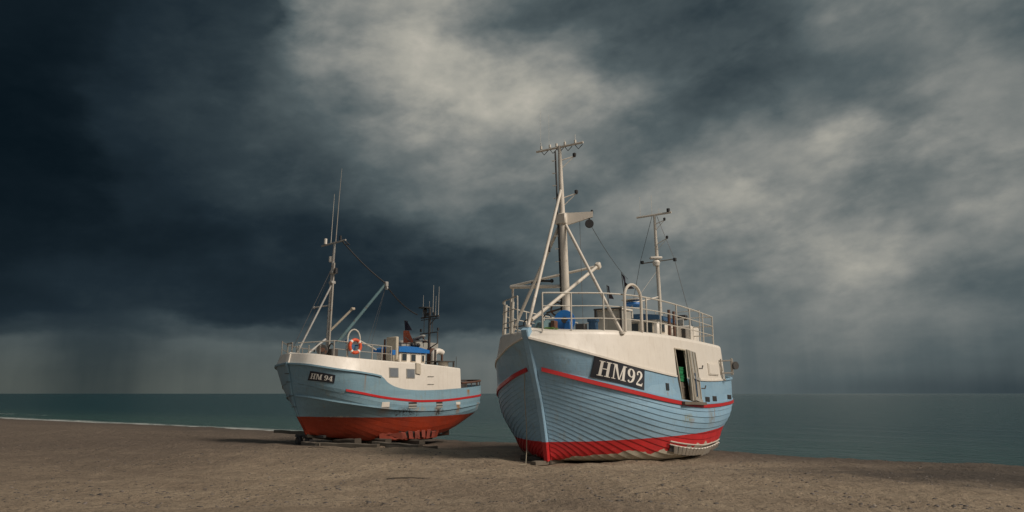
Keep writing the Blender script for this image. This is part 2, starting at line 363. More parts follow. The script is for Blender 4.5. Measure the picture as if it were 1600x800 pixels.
M['hull_big'] = hull_mat('large hull paint', BLUE, RED, (.44, .40, .31), [(-14, .92), (-12.5, .78), (-10.5, .60), (-8, .50), (-6, .465), (-2, .48), (0, .44), (2, .43)],
    ([(-14, .1), (-10, -.06), (-6, .01), (-1, .0), (-.35, -.04), (0, -.3), (2, -.3)],  .15, .85), streaks=.30, rusts=[(-7.2, 1.25, .07, .75, .8), (-2.6, 1.75, .06, .3, .4), (-6.5, 1.3, .2, .45, .25), (-4.6, .95, .25, .3, .35)],
    scars=[(-4.2, .95, .6, .2, (.24, .26, .2)), (-6.8, .9, .4, .35, (.22, .20, .15)), (.6, .62, .3, .1, (.2, .2, .13))])
M['hull_blue'] = M['blue']
M['hull_small'] = hull_mat('small hull paint', (.20, .33, .40), (.30, .036, .012), (.3, .3, .3), [(-9, .84), (-8, .80), (-6, .71), (-3, .69), (0, .74), (1, .76), (2, .78)], None, xr=(-9, 2), streaks=.38,
    rusts=[(-5.85, 1.15, .16, .5, .9), (-6.6, 1.75, .14, .35, .9), (-1.95, 1.1, .3, .4, .5), (-4.6, 1.05, .2, .4, .6), (-7.5, 1.2, .2, .5, .5), (-1.0, 2.3, .05, 1.0, .5)],
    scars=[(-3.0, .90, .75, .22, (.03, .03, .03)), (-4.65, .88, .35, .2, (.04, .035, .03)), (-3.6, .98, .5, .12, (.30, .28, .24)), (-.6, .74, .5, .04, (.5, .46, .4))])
# ---------------------------------------------------------------- mesh building
class MB:
    def __init__(s): s.v = []; s.f = []
    def add(s, vs, fs):
        o = len(s.v); s.v += [tuple(map(float, p)) for p in vs]; s.f += [tuple(i+o for i in f) for f in fs]
    def grid(s, rows, flip=False, closed=False):
        nr, nc = len(rows), len(rows[0]); fs = []
        for i in range(nr-1):
            for j in range(nc if closed else nc-1):
                q = (i*nc+j, i*nc+(j+1) % nc, (i+1)*nc+(j+1) % nc, (i+1)*nc+j); fs.append(q[::-1] if flip else q)
        s.add([p for r in rows for p in r], fs); return s
    def tube(s, pts, r, seg=8, cap=True):
        pts = [Vector(tuple(map(float, p))) for p in pts]; rs = r if isinstance(r, (list, tuple)) else [r]*len(pts)
        rows = []; ref = None
        for i, p in enumerate(pts):
            d = (pts[min(i+1, len(pts)-1)]-pts[max(i-1, 0)]).normalized()
            if ref is None: ref = Vector((0, 0, 1)) if abs(d.z) < .9 else Vector((1, 0, 0))
            a = d.cross(ref).normalized(); b = a.cross(d).normalized(); ref = b
            rows.append([p+(a*math.cos(2*math.pi*k/seg)+b*math.sin(2*math.pi*k/seg))*rs[i] for k in range(seg)])
        s.grid(rows, closed=True)
        if cap:
            s.add(rows[0], [tuple(range(seg))]); s.add(rows[-1], [tuple(range(seg))[::-1]])
        return s
    def box(s, c, size, rot=None, ch=0.):
        hx, hy, hz = (q/2 for q in size); Rm = rot if isinstance(rot, Matrix) else (Matrix.Rotation(rot, 3, 'Z') if rot else Matrix.Identity(3))
        k = min(ch, hx*.9, hy*.9, hz*.9)
        bm = bmesh.new(); bmesh.ops.create_cube(bm, size=1)
        for v in bm.verts: v.co = Vector((v.co.x*2*hx, v.co.y*2*hy, v.co.z*2*hz))
        if k: bmesh.ops.bevel(bm, geom=list(bm.edges), offset=k, segments=1, affect='EDGES')
        bm.verts.index_update()
        s.add([Rm @ v.co+Vector(c) for v in bm.verts], [tuple(v.index for v in f.verts) for f in bm.faces]); bm.free(); return s
    def bar(s, p, q, w, h):
        """rectangular bar from p to q"""
        p = Vector(p); q = Vector(q); d = (q-p); l = d.length; d.normalize()
        up = Vector((0, 0, 1)) if abs(d.z) < .95 else Vector((1, 0, 0)); a = d.cross(up).normalized(); b = a.cross(d)
        Rm = Matrix((d, a, b)).transposed(); return s.box((p+q)/2, (l, w, h), Rm, min(w, h)*.12)
    def lathe(s, c, prof, axis=(0, 0, 1), seg=20):
        ax = Vector(axis).normalized(); ref = Vector((1, 0, 0)) if abs(ax.x) < .9 else Vector((0, 1, 0)); a = ax.cross(ref).normalized(); b = ax.cross(a); c = Vector(c)
        s.grid([[c+ax*h+(a*math.cos(2*math.pi*k/seg)+b*math.sin(2*math.pi*k/seg))*max(r, .0005) for k in range(seg)] for r, h in prof], closed=True); return s
    def ball(s, c, r, seg=12):
        return s.lathe(c, [(r*math.sin(math.pi*i/8), -r*math.cos(math.pi*i/8)) for i in range(9)], seg=seg)
    def build(s, name, mat, parent=None, smooth=40, **kw):
        me = bpy.data.meshes.new(name); me.from_pydata(s.v, [], s.f); me.validate()
        bm = bmesh.new(); bm.from_mesh(me); 
        if kw.pop('fix', True): bmesh.ops.recalc_face_normals(bm, faces=list(bm.faces))
        bm.to_mesh(me); bm.free()
        if smooth:
            me.polygons.foreach_set('use_smooth', [True]*len(me.polygons)); me.set_sharp_from_angle(angle=R(smooth))
        o = bpy.data.objects.new(name, me); col.objects.link(o)
        if mat: me.materials.append(M[mat] if isinstance(mat, str) else mat)
        if parent: o.parent = parent
        for k, v in kw.items(): o[k] = v
        return o
def tag(o, label=None, cat=None, group=None, kind=None):
    for k, v in (('label', label), ('category', cat), ('group', group), ('kind', kind)):
        if v: o[k] = v
    return o
def empty(name, loc=(0, 0, 0), rz=0):
    o = bpy.data.objects.new(name, None); o.empty_display_size = .3; col.objects.link(o); o.location = loc; o.rotation_euler = (0, 0, rz); return o
def copy_tree(o, parent=None):
    c = o.copy(); col.objects.link(c)
    if parent: c.parent = parent
    for ch in [q for q in bpy.data.objects if q.parent == o]: copy_tree(ch, c)
    return c
def arc(c, a, b, r, t0, t1, k=12):
    c, a, b = Vector(c), Vector(a), Vector(b)
    return [c+a*r*math.cos(t0+(t1-t0)*i/k)+b*r*math.sin(t0+(t1-t0)*i/k) for i in range(k+1)]
def sag(p, q, d, k=14):
    p, q = Vector(p), Vector(q)
    return [p.lerp(q, i/k)-Vector((0, 0, d*4*(i/k)*(1-i/k))) for i in range(k+1)]

# ---------------------------------------------------------------- beach and sea
SEA = -1.1
def shore_s(X, Y):
    """metres inland from the water's edge"""
    X = np.asarray(X, float); Y = np.asarray(Y, float)
    w = .5*np.sin((X*.82-Y*.57)*.11+1.)+.25*np.sin((X*.82-Y*.57)*.31)
    return (40.2-.69*X-Y)/1.215-.022*np.maximum(X-8, 0)**1.7*np.exp(-np.maximum(X-8, 0)/60)+w*np.clip((30-np.abs(X))/10+1, 0, 1)*.6
def beach_z(X, Y):
    s = shore_s(X, Y)
    return pchip([-6000, -200, -30, -8, 0, 2, 5, 10, 15, 20, 30, 60, 300, 6000], [-60, -12, -3.2, -1.6, SEA, -.80, -.57, -.38, -.15, -.03, 0, .12, 1.5, 3], s)
KEELS = [(1.0, 19.3, 6.6, 29.5, 1.5), (-7.4, 26.9, -3.4, 31.8, 1.5)]   # sand pushed up along the hulls
def und(X, Y):
    v = mnoise.fractal(Vector((X*.16, Y*.16, 2.)), .8, 2.0, 3)*.095
    v += mnoise.fractal(Vector((X*.75, Y*.75, 5.)), .8, 2.0, 4)*.055
    v += max(0, mnoise.noise(Vector((X*2.6, Y*2.6, 9.))))*.034
    for (ax, ay, bx, by, w_) in KEELS:
        u = max(0, min(1, ((X-ax)*(bx-ax)+(Y-ay)*(by-ay))/((bx-ax)**2+(by-ay)**2))); d = math.hypot(X-ax-u*(bx-ax), Y-ay-u*(by-ay))
        if d < w_+1.6: v += math.exp(-((d-w_)/.45)**2)*(.035+.05*mnoise.noise(Vector((X*1.3, Y*1.3, 4.))))
    return v
def ground_at(X, Y):
    return float(beach_z([X], [Y])[0])+und(X, Y)*float(np.clip(shore_s(X, Y)/3+.15, .05, 1))
def axis(lo, hi, step, far, k=1.35):
    a = list(np.arange(lo, hi+step/2, step)); d = step
    while a[-1] < far: d *= k; a.append(a[-1]+d)
    d = step
    while a[0] > -far: d *= k; a.insert(0, a[0]-d)
    return np.array(a)
gx = axis(-24, 22, .15, 5000); gy = axis(9, 40, .15, 5000)
V = []; GX, GY = np.meshgrid(gx, gy); Z = beach_z(GX.ravel(), GY.ravel()).reshape(GX.shape); SS = shore_s(GX, GY)
for i in range(len(gy)):
    for j in range(len(gx)):
        z = Z[i, j]
        if abs(gx[j]) < 60 and -5 < gy[i] < 100: z += und(gx[j], gy[i])*min(1, max(.05, SS[i, j]/3+.15))
        V.append((gx[j], gy[i], z))
nx = len(gx); F = [(i*nx+j, i*nx+j+1, (i+1)*nx+j+1, (i+1)*nx+j) for i in range(len(gy)-1) for j in range(nx-1)]
me = bpy.data.meshes.new('beach'); me.from_pydata(V, [], F); me.polygons.foreach_set('use_smooth', [True]*len(F))
beach = bpy.data.objects.new('beach', me); col.objects.link(beach); tag(beach, kind='structure')

def shore_nodes(n, co):
    x, y, z = n.sep(co)
    t = n.math('SUBTRACT', 40.2, n.math('ADD', n.math('MULTIPLY', x, .69), y)); t = n.math('DIVIDE', t, 1.215)
    xx = n.math('MAXIMUM', n.math('SUBTRACT', x, 8), 0)
    return n.math('SUBTRACT', t, n.math('MULTIPLY', n.math('POWER', xx, 1.7), .022))
m, n, b = newmat('beach sand'); co = obj_co(n); s = shore_nodes(n, co)
v1 = n.noise(co, .13, 4, .6); v2 = n.noise(co, 1.1, 6, .65); v3 = n.noise(co, 9, 6, .7); v4 = n.noise(co, 48, 3, .6)
c = n.mix(n.mapr(v2, .3, .7, 0, 1), (.29, .222, .152), (.40, .315, .22))
c = n.mix(n.mapr(v1, .42, .62, 0, .5), c, (.16, .12, .088))
c = n.mix(n.mapr(v3, .54, .68, 0, .75), c, (.085, .066, .052))
c = n.mix(n.mapr(v4, .6, .7, 0, .6), c, (.42, .34, .26))
gravel_vignette = n.mapr(n.math('ADD', n.vmath('LENGTH', n.vmath('MULTIPLY', n.vmath('SUBTRACT', co, (1.5, 17., 0)), (.8, 1, 0))), n.math('MULTIPLY', n.math('SUBTRACT', v1, .5), 12)), 4, 16, 0, 1, True)  # gravel away from the boats, with a vignette's shade painted into the sand colour
c = n.mix(n.math('MULTIPLY', gravel_vignette, .85), c, (.135, .105, .082))
sp, _ = n.voronoi(co, 15.); patch = n.mapr(n.math('ADD', n.noise(co, .55, 5, .65), n.math('MULTIPLY', gravel_vignette, .08)), .36, .54, .15, 1)
c = n.mix(n.math('MULTIPLY', n.mapr(sp, .12, .24, 1, 0), n.math('MULTIPLY', patch, .85)), c, (.045, .037, .032))
sp2, _ = n.voronoi(n.vmath('ADD', co, (3.3, 1.7, 0)), 7.)
c = n.mix(n.math('MULTIPLY', n.mapr(sp2, .10, .2, 1, 0), n.math('MULTIPLY', n.mapr(v1, .4, .6, .2, .9), .7)), c, (.055, .042, .035))
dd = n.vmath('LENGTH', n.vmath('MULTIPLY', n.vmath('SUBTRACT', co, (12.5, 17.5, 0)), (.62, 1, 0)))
weed_vignette = n.mapr(n.math('ADD', dd, n.math('MULTIPLY', n.noise(co, .5, 6, .7), 6)), 4.5, 8.5, .8, 0, True)  # dark weed and damp patch, deepened to carry the right corner's shade as colour
c = n.mix(weed_vignette, c, (.062, .052, .045))
damp_shade = n.mapr(n.math('ADD', s, n.math('MULTIPLY', n.noise(co, .35, 5, .65), 9)), 9, 19, .62, 0, True)  # damp towards the water; its depth also paints in the right side's shade
c = n.mix(damp_shade, c, (.075, .062, .052))
wet = n.mapr(n.math('ADD', s, n.math('MULTIPLY', v2, 1.5)), .8, 3.2, 1, 0)
c = n.mix(wet, c, (.085, .06, .045))
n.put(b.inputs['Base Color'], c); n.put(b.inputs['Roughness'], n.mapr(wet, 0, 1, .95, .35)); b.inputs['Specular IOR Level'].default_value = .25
h = n.math('ADD', n.math('MULTIPLY', v3, .6), n.math('ADD', n.math('MULTIPLY', v4, .16), n.math('MULTIPLY', n.noise(co, 3.2, 5, .6), 1.1)))
bump(n, b, h, .15, 1.)
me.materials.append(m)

# sea
m, n, b = newmat('sea water'); co = obj_co(n); s = shore_nodes(n, co); x, y, z = n.sep(co)
shal = n.mapr(s, -38, 0, 0, 1, True)
c = n.mix(shal, (.010, .046, .048), (.040, .088, .072))
far = n.noise(n.vmath('MULTIPLY', co, (.004, .018, 1)), 1., 5, .6)
c = n.mix(n.mapr(far, .4, .65, 0, .5), c, (.010, .045, .05))
al = n.vmath('DOT_PRODUCT', co, (.8233, -.568, 0)); 
wob = n.math('MULTIPLY', n.math('SUBTRACT', n.noise(n.comb(n.math('MULTIPLY', al, .14), 0., 0.), 1., 4, .6), .5), 3.2)
sw = n.math('ADD', s, wob)
fn = n.noise(n.comb(n.math('MULTIPLY', al, .5), n.math('MULTIPLY', s, 2.2), 0.), 1., 6, .7)
edge = n.math('MULTIPLY', n.mapr(sw, -4.6, -2.6, 0, 1), n.mapr(sw, 1.6, .6, 0, 1))
foam = n.math('MULTIPLY', n.math('MULTIPLY', edge, n.mapr(al, -44, -30, 1, .0)), n.mapr(fn, .36, .54, 0, 1))
line2 = n.math('MULTIPLY', n.mapr(n.math('ABSOLUTE', n.math('ADD', sw, 10)), 0, 1.2, 1, 0), n.mapr(n.noise(n.comb(n.math('MULTIPLY', al, .09), 3.3, 0.), 1., 4, .6), .56, .66, 0, .7))
foam = n.math('MULTIPLY', n.math('MAXIMUM', foam, line2), .85)
c = n.mix(foam, c, (.62, .62, .58))
n.put(b.inputs['Base Color'], c); n.put(b.inputs['Roughness'], n.mapr(foam, 0, 1, .16, .7)); b.inputs['IOR'].default_value = 1.333
rip = n.noise(n.comb(n.math('MULTIPLY', al, .55), n.math('MULTIPLY', s, 1.5), 0.), 1., 7, .62)
rip2 = n.noise(n.comb(n.math('MULTIPLY', al, .10), n.math('MULTIPLY', s, .38), 0.), 1., 4, .6)
swl = n.math('SINE', n.math('ADD', n.math('MULTIPLY', s, .72), n.math('MULTIPLY', rip2, 9)))
h = n.math('ADD', n.math('MULTIPLY', rip, .7), n.math('ADD', n.math('MULTIPLY', rip2, 1.3), n.math('MULTIPLY', swl, .16)))
bump(n, b, h, .55, 1.)
sg = axis(-100, 100, 20, 45000, 1.5)
sea = MB(); sea.grid([[(x_, y_, SEA) for x_ in sg] for y_ in sg]); so = sea.build('sea', m, smooth=0); tag(so, kind='structure')

# loose pebbles and weed scraps on the sand
pm, n, b = newmat('pebble stone'); co = obj_co(n); r_ = n.noise(co, 6, 2)
n.put(b.inputs['Base Color'], n.ramp(r_, [(0.3, (.035, .032, .03)), (.5, (.09, .075, .062)), (.66, (.17, .14, .115)), (.78, (.34, .30, .25))])); b.inputs['Roughness'].default_value = .7
pb = MB()
for k in range(3400):
    Y = 11.5+14*rng.rand()**1.6; X = (rng.rand()*2-1)*(Y*.80)
    if mnoise.noise(Vector((X*.35, Y*.35, 0)))+.35*rng.rand() < .05: continue
    r = .010+.022*rng.rand()**3
    z = ground_at(X, Y); a = rng.rand()*6.28
    vs_ = []
    for (i, jz) in ((0, -.6), (1, .25), (2, .8)):
        rr = r*(1, 1, .5)[i]
        for q in range(6):
            an = a+q*math.pi/3; vs_.append((X+rr*math.cos(an)*(1.35+.2*rng.rand()), Y+rr*math.sin(an)*(.9+.2*rng.rand()), z+r*jz*.7))
    pb.add(vs_, [(i*6+q, i*6+(q+1) % 6, i*6+6+(q+1) % 6, i*6+6+q) for i in (0, 1) for q in range(6)]+[tuple(range(12, 18))])
tag(pb.build('pebbles', pm, smooth=60, fix=False), 'small pebbles strewn over the near sand', 'pebbles', kind='stuff')
# ---------------------------------------------------------------- boats
def hull_rows(H, names, ts, nstr, lap, side):
    """clinker strakes: every strake is its own strip whose lower edge stands proud of the one below"""
    secs = [H.section(t, names, nstr) for t in ts]
    mb = MB(); S = np.array([1, side, 1])
    def nrm(sec, i):
        a = sec[max(i-1, 0)]; b_ = sec[min(i+1, nstr)]; d = b_-a; nn = np.array([0, d[2], -d[1]]); return nn/(np.linalg.norm(nn)+1e-9)
    for i in range(nstr):
        lo = []; hi = []; mid = []
        for sec in secs:
            o = nrm(sec, i)*lap; lo.append((sec[i]+o)*S); hi.append((sec[i+1])*S)
            mid.append((sec[i]*.5+sec[i+1]*.5+nrm(sec, i)*lap*.55)*S)
        mb.grid([lo, mid, hi], flip=side < 0)
        if i: mb.grid([[sec[i]*S for sec in secs], lo], flip=side < 0)
    return mb
def skin(H, names, ts, n_, side, off=0., inset=0.):
    S = np.array([1, side, 1]); rows = []
    secs = [H.section(t, names, n_) for t in ts]
    return [[(s_[i]+np.array([0, off, 0]))*S for s_ in secs] for i in range(n_+1)]
def edge_path(H, name, t0, t1, k, dy=0., dz=0., side=1):
    return [Vector(H.line(name, t)*[1, side, 1])+Vector((0, side*dy, dz)) for t in np.linspace(t0, t1, k)]
TS = np.concatenate([np.linspace(0, .02, 5)[:-1], np.linspace(.02, .12, 14)[:-1], np.linspace(.12, .86, 50)[:-1], np.linspace(.86, .97, 14)[:-1], np.linspace(.97, 1, 6)])
def ribbon(H, name, t0, t1, k, h, th, side=1, zoff=0.):
    """flat raised band running along a hull line"""
    rows = [[], [], [], []]
    for t in np.linspace(t0, t1, k):
        p = H.line(name, t); a = H.line(name, min(t+.004, 1)); c_ = H.line(name, max(t-.004, 0)); d = a-c_; nn = np.array([-d[1], d[0], 0])*-1; nn = nn/np.linalg.norm(nn)
        if nn[1] < 0 and t < .97: nn = -nn
        if t >= .97: nn = np.array([-abs(nn[0]), abs(nn[1]), 0])
        for r_, (zz, oo) in zip(rows, ((-h/2, -.03), (-h/2, th), (h/2, th), (h/2, -.03))):
            q = p+nn*oo+np.array([0, 0, zz+zoff]); r_.append(q*np.array([1, side, 1]))
    mb = MB(); mb.grid(rows+[rows[0]])
    for e in (0, -1): mb.add([r_[e] for r_ in rows], [(0, 1, 2, 3)])
    return mb
def on_side(H, corners, off):
    """patch mapping: (u, v) in the unit square -> port side of the hull, corners = bl, br, tr, tl in (x, z)"""
    bl, br, tr, tl = [np.array(c) for c in corners]
    us = np.linspace(0, 1, 41); line_ = [bl*.5*(1-u)+br*.5*u+tl*.5*(1-u)+tr*.5*u for u in us]
    P = [H.on(*q) for q in line_]; L_ = np.concatenate([[0], np.cumsum([np.linalg.norm(P[i+1]-P[i]) for i in range(40)])]); L_ /= L_[-1]
    def f(u, v, o=off):
        k = float(np.interp(u, L_, us)) if 0 <= u <= 1 else u
        q = (bl*(1-k)+br*k)*(1-v)+(tl*(1-k)+tr*k)*v
        return H.on(q[0], q[1], o)
    return f
def patch(f, u0, u1, v0, v1, nu, nv, o0, o1):
    """closed slab on the hull side"""
    mb = MB(); top = [[f(u, v, o1) for u in np.linspace(u0, u1, nu)] for v in np.linspace(v0, v1, nv)]
    bot = [[f(u, v, o0) for u in np.linspace(u0, u1, nu)] for v in np.linspace(v0, v1, nv)]
    mb.grid(top)
    for a, c in ((top[0], bot[0]), (top[-1], bot[-1]), ([r[0] for r in top], [r[0] for r in bot]), ([r[-1] for r in top], [r[-1] for r in bot])): mb.grid([a, c])
    return mb
# letters as strokes in a unit-height cell
def poly_strip(pts, ws):
    L_, R_ = [], []
    for i, p in enumerate(pts):
        a = pts[max(i-1, 0)]; c = pts[min(i+1, len(pts)-1)]; dx_, dy_ = c[0]-a[0], c[1]-a[1]; l = math.hypot(dx_, dy_) or 1
        nx_, ny_ = -dy_/l*ws[i]/2, dx_/l*ws[i]/2; L_.append((p[0]+nx_, p[1]+ny_)); R_.append((p[0]-nx_, p[1]-ny_))
    return [[L_[i], L_[i+1], R_[i+1], R_[i]] for i in range(len(pts)-1)]
def rect(a, b_, c, d): return [[(a, c), (b_, c), (b_, d), (a, d)]]
def ell(cx, cy, rx, ry, a0, a1, k): return [(cx+rx*math.cos(R(a0+(a1-a0)*i/k)), cy+ry*math.sin(R(a0+(a1-a0)*i/k))) for i in range(k+1)]
def glyph(ch, bold):
    st = .17 if not bold else .19; thn = .055 if not bold else .075; sf = .05 if not bold else .085; Q = []
    if ch == 'H':
        w = .82
        for cx in (.19, w-.19):
            Q += rect(cx-st/2, cx+st/2, 0, 1)
            for y0 in (0, 1-sf): Q += rect(cx-st/2-.10, cx+st/2+.10, y0, y0+sf)
        Q += rect(.19+st/2, w-.19-st/2, .5-thn/2, .5+thn/2)
    elif ch == 'M':
        w = 1.0; lt = thn*1.3
        Q += rect(.15-lt/2, .15+lt/2, 0, 1); Q += rect(w-.19-st/2, w-.19+st/2, 0, 1)
        Q += [[(.12, 1), (.12+st*1.15, 1), (.52+.03, .02), (.52-.05, .02)]]
        Q += [[(.50, .02), (.50+lt, .02), (w-.19, 1), (w-.19-lt, 1)]]
        Q += rect(.03, .28, 0, sf); Q += rect(w-.38, w-.01, 0, sf); Q += rect(.0, .26, 1-sf, 1); Q += rect(w-.28, w-.01, 1-sf, 1)
    elif ch == '9':
        w = .62; cx, cy = .31, .68
        p = ell(cx, cy, .20, .265, 0, 360, 28); Q += poly_strip(p, [thn+(st-thn)*abs(math.cos(R(360*i/28)))**1.3 for i in range(29)])
        p = [(.51, .68), (.515, .52), (.49, .36), (.43, .20), (.34, .09), (.23, .045), (.13, .07)]; Q += poly_strip(p, [st, st, st*.95, st*.85, st*.6, thn*1.2, thn*1.4])
        Q += [[(x_+.14, y_+.12) for x_, y_ in ell(0, 0, .07, .07, 0, 360, 10)[:-1]]]
    elif ch == '2':
        w = .62
        p = [(.12, .74), (.13, .84), (.20, .92), (.30, .955), (.41, .92), (.48, .82), (.475, .70), (.41, .56), (.30, .40), (.17, .22), (.08, .08)]
        Q += poly_strip(p, [thn*1.5, thn*1.5, thn*1.6, thn*1.8, st*.8, st, st, st*.8, st*.55, thn*1.2, thn])
        Q += rect(.06, .53, 0, .13 if not bold else .2); Q += [[(.53, 0), (.575, .24), (.535, .24), (.47, .12)]]
        Q += [[(x_+.145, y_+.74) for x_, y_ in ell(0, 0, .07, .07, 0, 360, 10)[:-1]]]
    elif ch == '4':
        w = .66; Q += rect(.36, .36+st, 0, 1); Q += rect(.02, .64, .25, .25+thn*1.3); Q += [[(.02, .25+thn*.6), (.02+thn*1.4, .25+thn*.6), (.46, 1), (.36, 1)]]; Q += rect(.26, .66, 0, sf)
    elif ch == ' ': w = .22
    return Q, w
def lettering(f, text, u0, u1, v0, v1, o, bold=False, gap=.04):
    G_ = [glyph(c, bold) for c in text]; W_ = sum(g[1]+gap for g in G_)-gap; k = (u1-u0)/W_; x0 = 0; mb = MB(); eps = 0
    for Q, w in G_:
        for q in Q:
            eps += 1; mb.add([f(u0+(x0+p[0])*k, v0+(v1-v0)*p[1], o+.0004*(eps % 9)) for p in q], [tuple(range(len(q)))])
        x0 += w+gap
    return mb
def railing(parent, path_fn, ts_posts, h, r, mat, rails=(1., .66, .33), name='deck_railing', k=40, t0=None, t1=None, post_r=None):
    mb = MB(); t0 = ts_posts[0] if t0 is None else t0; t1 = ts_posts[-1] if t1 is None else t1
    for f_ in rails: mb.tube([path_fn(t)+Vector((0, 0, h*f_)) for t in np.linspace(t0, t1, k)], r if f_ == 1. else r*.7, 6)
    o = mb.build(name, mat, parent)
    for t in ts_posts:
        p = path_fn(t); MB().tube([p, p+Vector((0, 0, h))], post_r or r*1.15, 6).build('stanchion', mat, o)
    return o
# ---------------------------------------------------------------- the large boat
def common_hull(H, root, names, mat, nstr, lap, t_door=None, t_white=.7, row_door=None):
    for sd_ in (1, -1):
        hull_rows(H, names, TS, nstr, lap, sd_).build('planked_hull', mat, root, smooth=25, fix=False)
T92 = -90-29
big_boat = tag(empty('fishing_boat', (.975, 19.5, 0), R(T92)), 'large pale blue clinker fishing boat lettered HM92 with open side door', 'fishing boat', 'fishing boats pulled up on the beach')
B = big_boat
common_hull(big, B, ['keel', 'bilge', 'water', 'mid', 'stripe'], 'hull_big', 21, .021)
DOOR = (.3135, .3765)
def in_door(t0, t1): return t0 >= DOOR[0]-1e-6 and t1 <= DOOR[1]+1e-6
tcol = np.unique(np.round(np.concatenate([TS, DOOR]), 5))
def side_shell(H, names, ts, n_, side, door_rows=None, off=0.):
    rows = skin(H, names, ts, n_, side, off); mb = MB(); nc = len(ts)
    vs_ = [p for r_ in rows for p in r_]; fs = []
    for i in range(n_):
        for j in range(nc-1):
            if door_rows and side > 0 and door_rows[0] <= i < door_rows[1] and in_door(ts[j], ts[j+1]): continue
            fs.append((i*nc+j, i*nc+j+1, (i+1)*nc+j+1, (i+1)*nc+j))
    mb.add(vs_, fs); return mb
for sd_ in (1, -1):
    side_shell(big, ['stripe', 'sheer'], tcol, 8, sd_, (1, 8)).build('bulwark', 'hull_big', B, 30, fix=False)
# white shelter: side wall, rounded edge, deck
tw = tcol[tcol <= .7001]; tw = np.append(tw[tw < .699], .7)
TEND = .7
for sd_ in (1, -1):
    side_shell(big, ['sheer', 'top'], tw, 8, sd_, (0, 6)).build('shelter_side', 'cream', B, 30, fix=False)
rows = []
for (dy, dz, k_) in ((0, 0, 1), (-.02, .06, 1), (-.07, .105, 1), (-.16, .13, 1), (-.5, .16, .8), (0, .22, 0)):
    for sd_ in (1,):
        rows.append([(lambda p: Vector((p[0], max(.0, p[1]+dy)*k_ if k_ else 0, p[2]+(dz if p[1] > .3 else dz*p[1]/.3))))(big.line('top', t)) for t in tw])
full = rows+[[Vector((p.x, -p.y, p.z)) for p in r_] for r_ in rows[::-1][1:]]
MB().grid(full).build('shelter_deck', 'cream', B, 35, fix=False)
# rounded aft corners and aft bulkhead of the shelter
pe = big.line('top', TEND); ps = big.line('sheer', TEND); bk = MB(); rws = []
for z_, (py) in ((ps[2]-.75, ps[1]-.02), (ps[2], ps[1]), (pe[2], pe[1]), (pe[2]+.06, pe[1]-.02), (pe[2]+.13, pe[1]-.16)):
    r0 = .35
    rws.append([Vector((pe[0]-r0*math.sin(a), py-r0*(1-math.cos(a)), z_)) for a in np.linspace(0, math.pi/2, 7)]+[Vector((pe[0]-r0, 0, z_))]+[Vector((pe[0]-r0*math.sin(a), -(py-r0*(1-math.cos(a))), z_)) for a in np.linspace(math.pi/2, 0, 7)])
bk.grid(rws); bk.add(rws[-1], [tuple(range(len(rws[-1])))]); bk.build('aft_bulkhead', 'cream', B, 35)
# working deck inside
dk = MB(); dk.grid([edge_path(big, 'stripe', .01, .995, 60, -.06, .10, 1), edge_path(big, 'stripe', .01, .995, 60, -.06, .10, -1)]); dk.build('working_deck', 'deck', B, 0, fix=False)
# rail cap on the aft bulwark and the seam moulding where blue meets cream
for sd_ in (1, -1):
    for t0_, t1_, k_ in ([(.0, DOOR[0]-.003, 36), (DOOR[1]+.003, .70, 36)] if sd_ > 0 else [(.0, .70, 70)]): ribbon(big, 'sheer', t0_, t1_, k_, .055, .035, sd_, -.005).build('sheer_moulding', 'cream', B)
    ribbon(big, 'sheer', .70, .999, 40, .07, .05, sd_).build('cap_rail', 'hull_blue', B)
    ribbon(big, 'stripe', .004, .999, 110, .105, .045, sd_, .0).build('rubbing_band', 'stripe', B)
    ribbon(big, 'stripe', .004, .999, 110, .05, .03, sd_, .085).build('band_moulding', 'hull_blue', B)
# stem post, keel, stern post
def post(pts, w0, w1, depth, name, mat):
    fr = []; 
    for i, (x_, z_) in enumerate(pts):
        a = pts[max(i-1, 0)]; c_ = pts[min(i+1, len(pts)-1)]; d = Vector((c_[0]-a[0], 0, c_[1]-a[1])).normalized(); nn = Vector((d.z, 0, -d.x))
        if nn.x < 0 and name != 'stern_post': nn = -nn
        if name == 'stern_post' and nn.x > 0: nn = -nn
        u = i/(len(pts)-1); w = w0+(w1-w0)*u; p = Vector((x_, 0, z_))
        fr.append([p-nn*depth*.6+Vector((0, w, 0)), p+nn*depth*.3+Vector((0, w, 0)), p+nn*depth*.42+Vector((0, w*.72, 0)), p+nn*depth*.42+Vector((0, -w*.72, 0)), p+nn*depth*.3+Vector((0, -w, 0)), p-nn*depth*.6+Vector((0, -w, 0))])
    mb = MB(); mb.grid([r_ for r_ in fr], closed=True); mb.add(fr[0], [tuple(range(6))]); mb.add(fr[-1], [tuple(range(6))]); return mb.build(name, mat, B, 35)
stem_pts = [(0.06, -.05), (.10, .15), (.16, .43), (.30, .95), (.50, 1.55), (.86, 2.36), (1.12, 2.95), (1.30, 3.36)]
post(stem_pts, .07, .10, .24, 'stem_post', 'hull_big')
MB().bar((.05, 0, -.06), (-12.6, 0, -.55), .16, .22).build('keel', 'darktimber', B)
post([(-12.85, -.3), (-13.1, .5), (-13.5, 1.3), (-13.8, 2.4)], .09, .1, .2, 'stern_post', 'hull_big')
for z_, x_ in ((1.30, .40), (1.62, .53)):
    MB().tube([(x_-.03, .10, z_), (x_-.05, .17, z_-.01), (x_-.42, .50, z_-.015)], .016, 5).build('eye_bolt', 'dark', B)
# name board on the bow
f = on_side(big, [(.10, 2.14), (-1.27, 1.78), (-1.34, 2.325), (.15, 2.665)], 0)
brd = patch(f, 0, 1, 0, 1, 24, 6, -.02, .025).build('registration_board', 'navy', B)
lettering(f, 'HM92', .085, .955, .14, .86, .032).build('registration_letters', 'letter', brd, 0, fix=False)
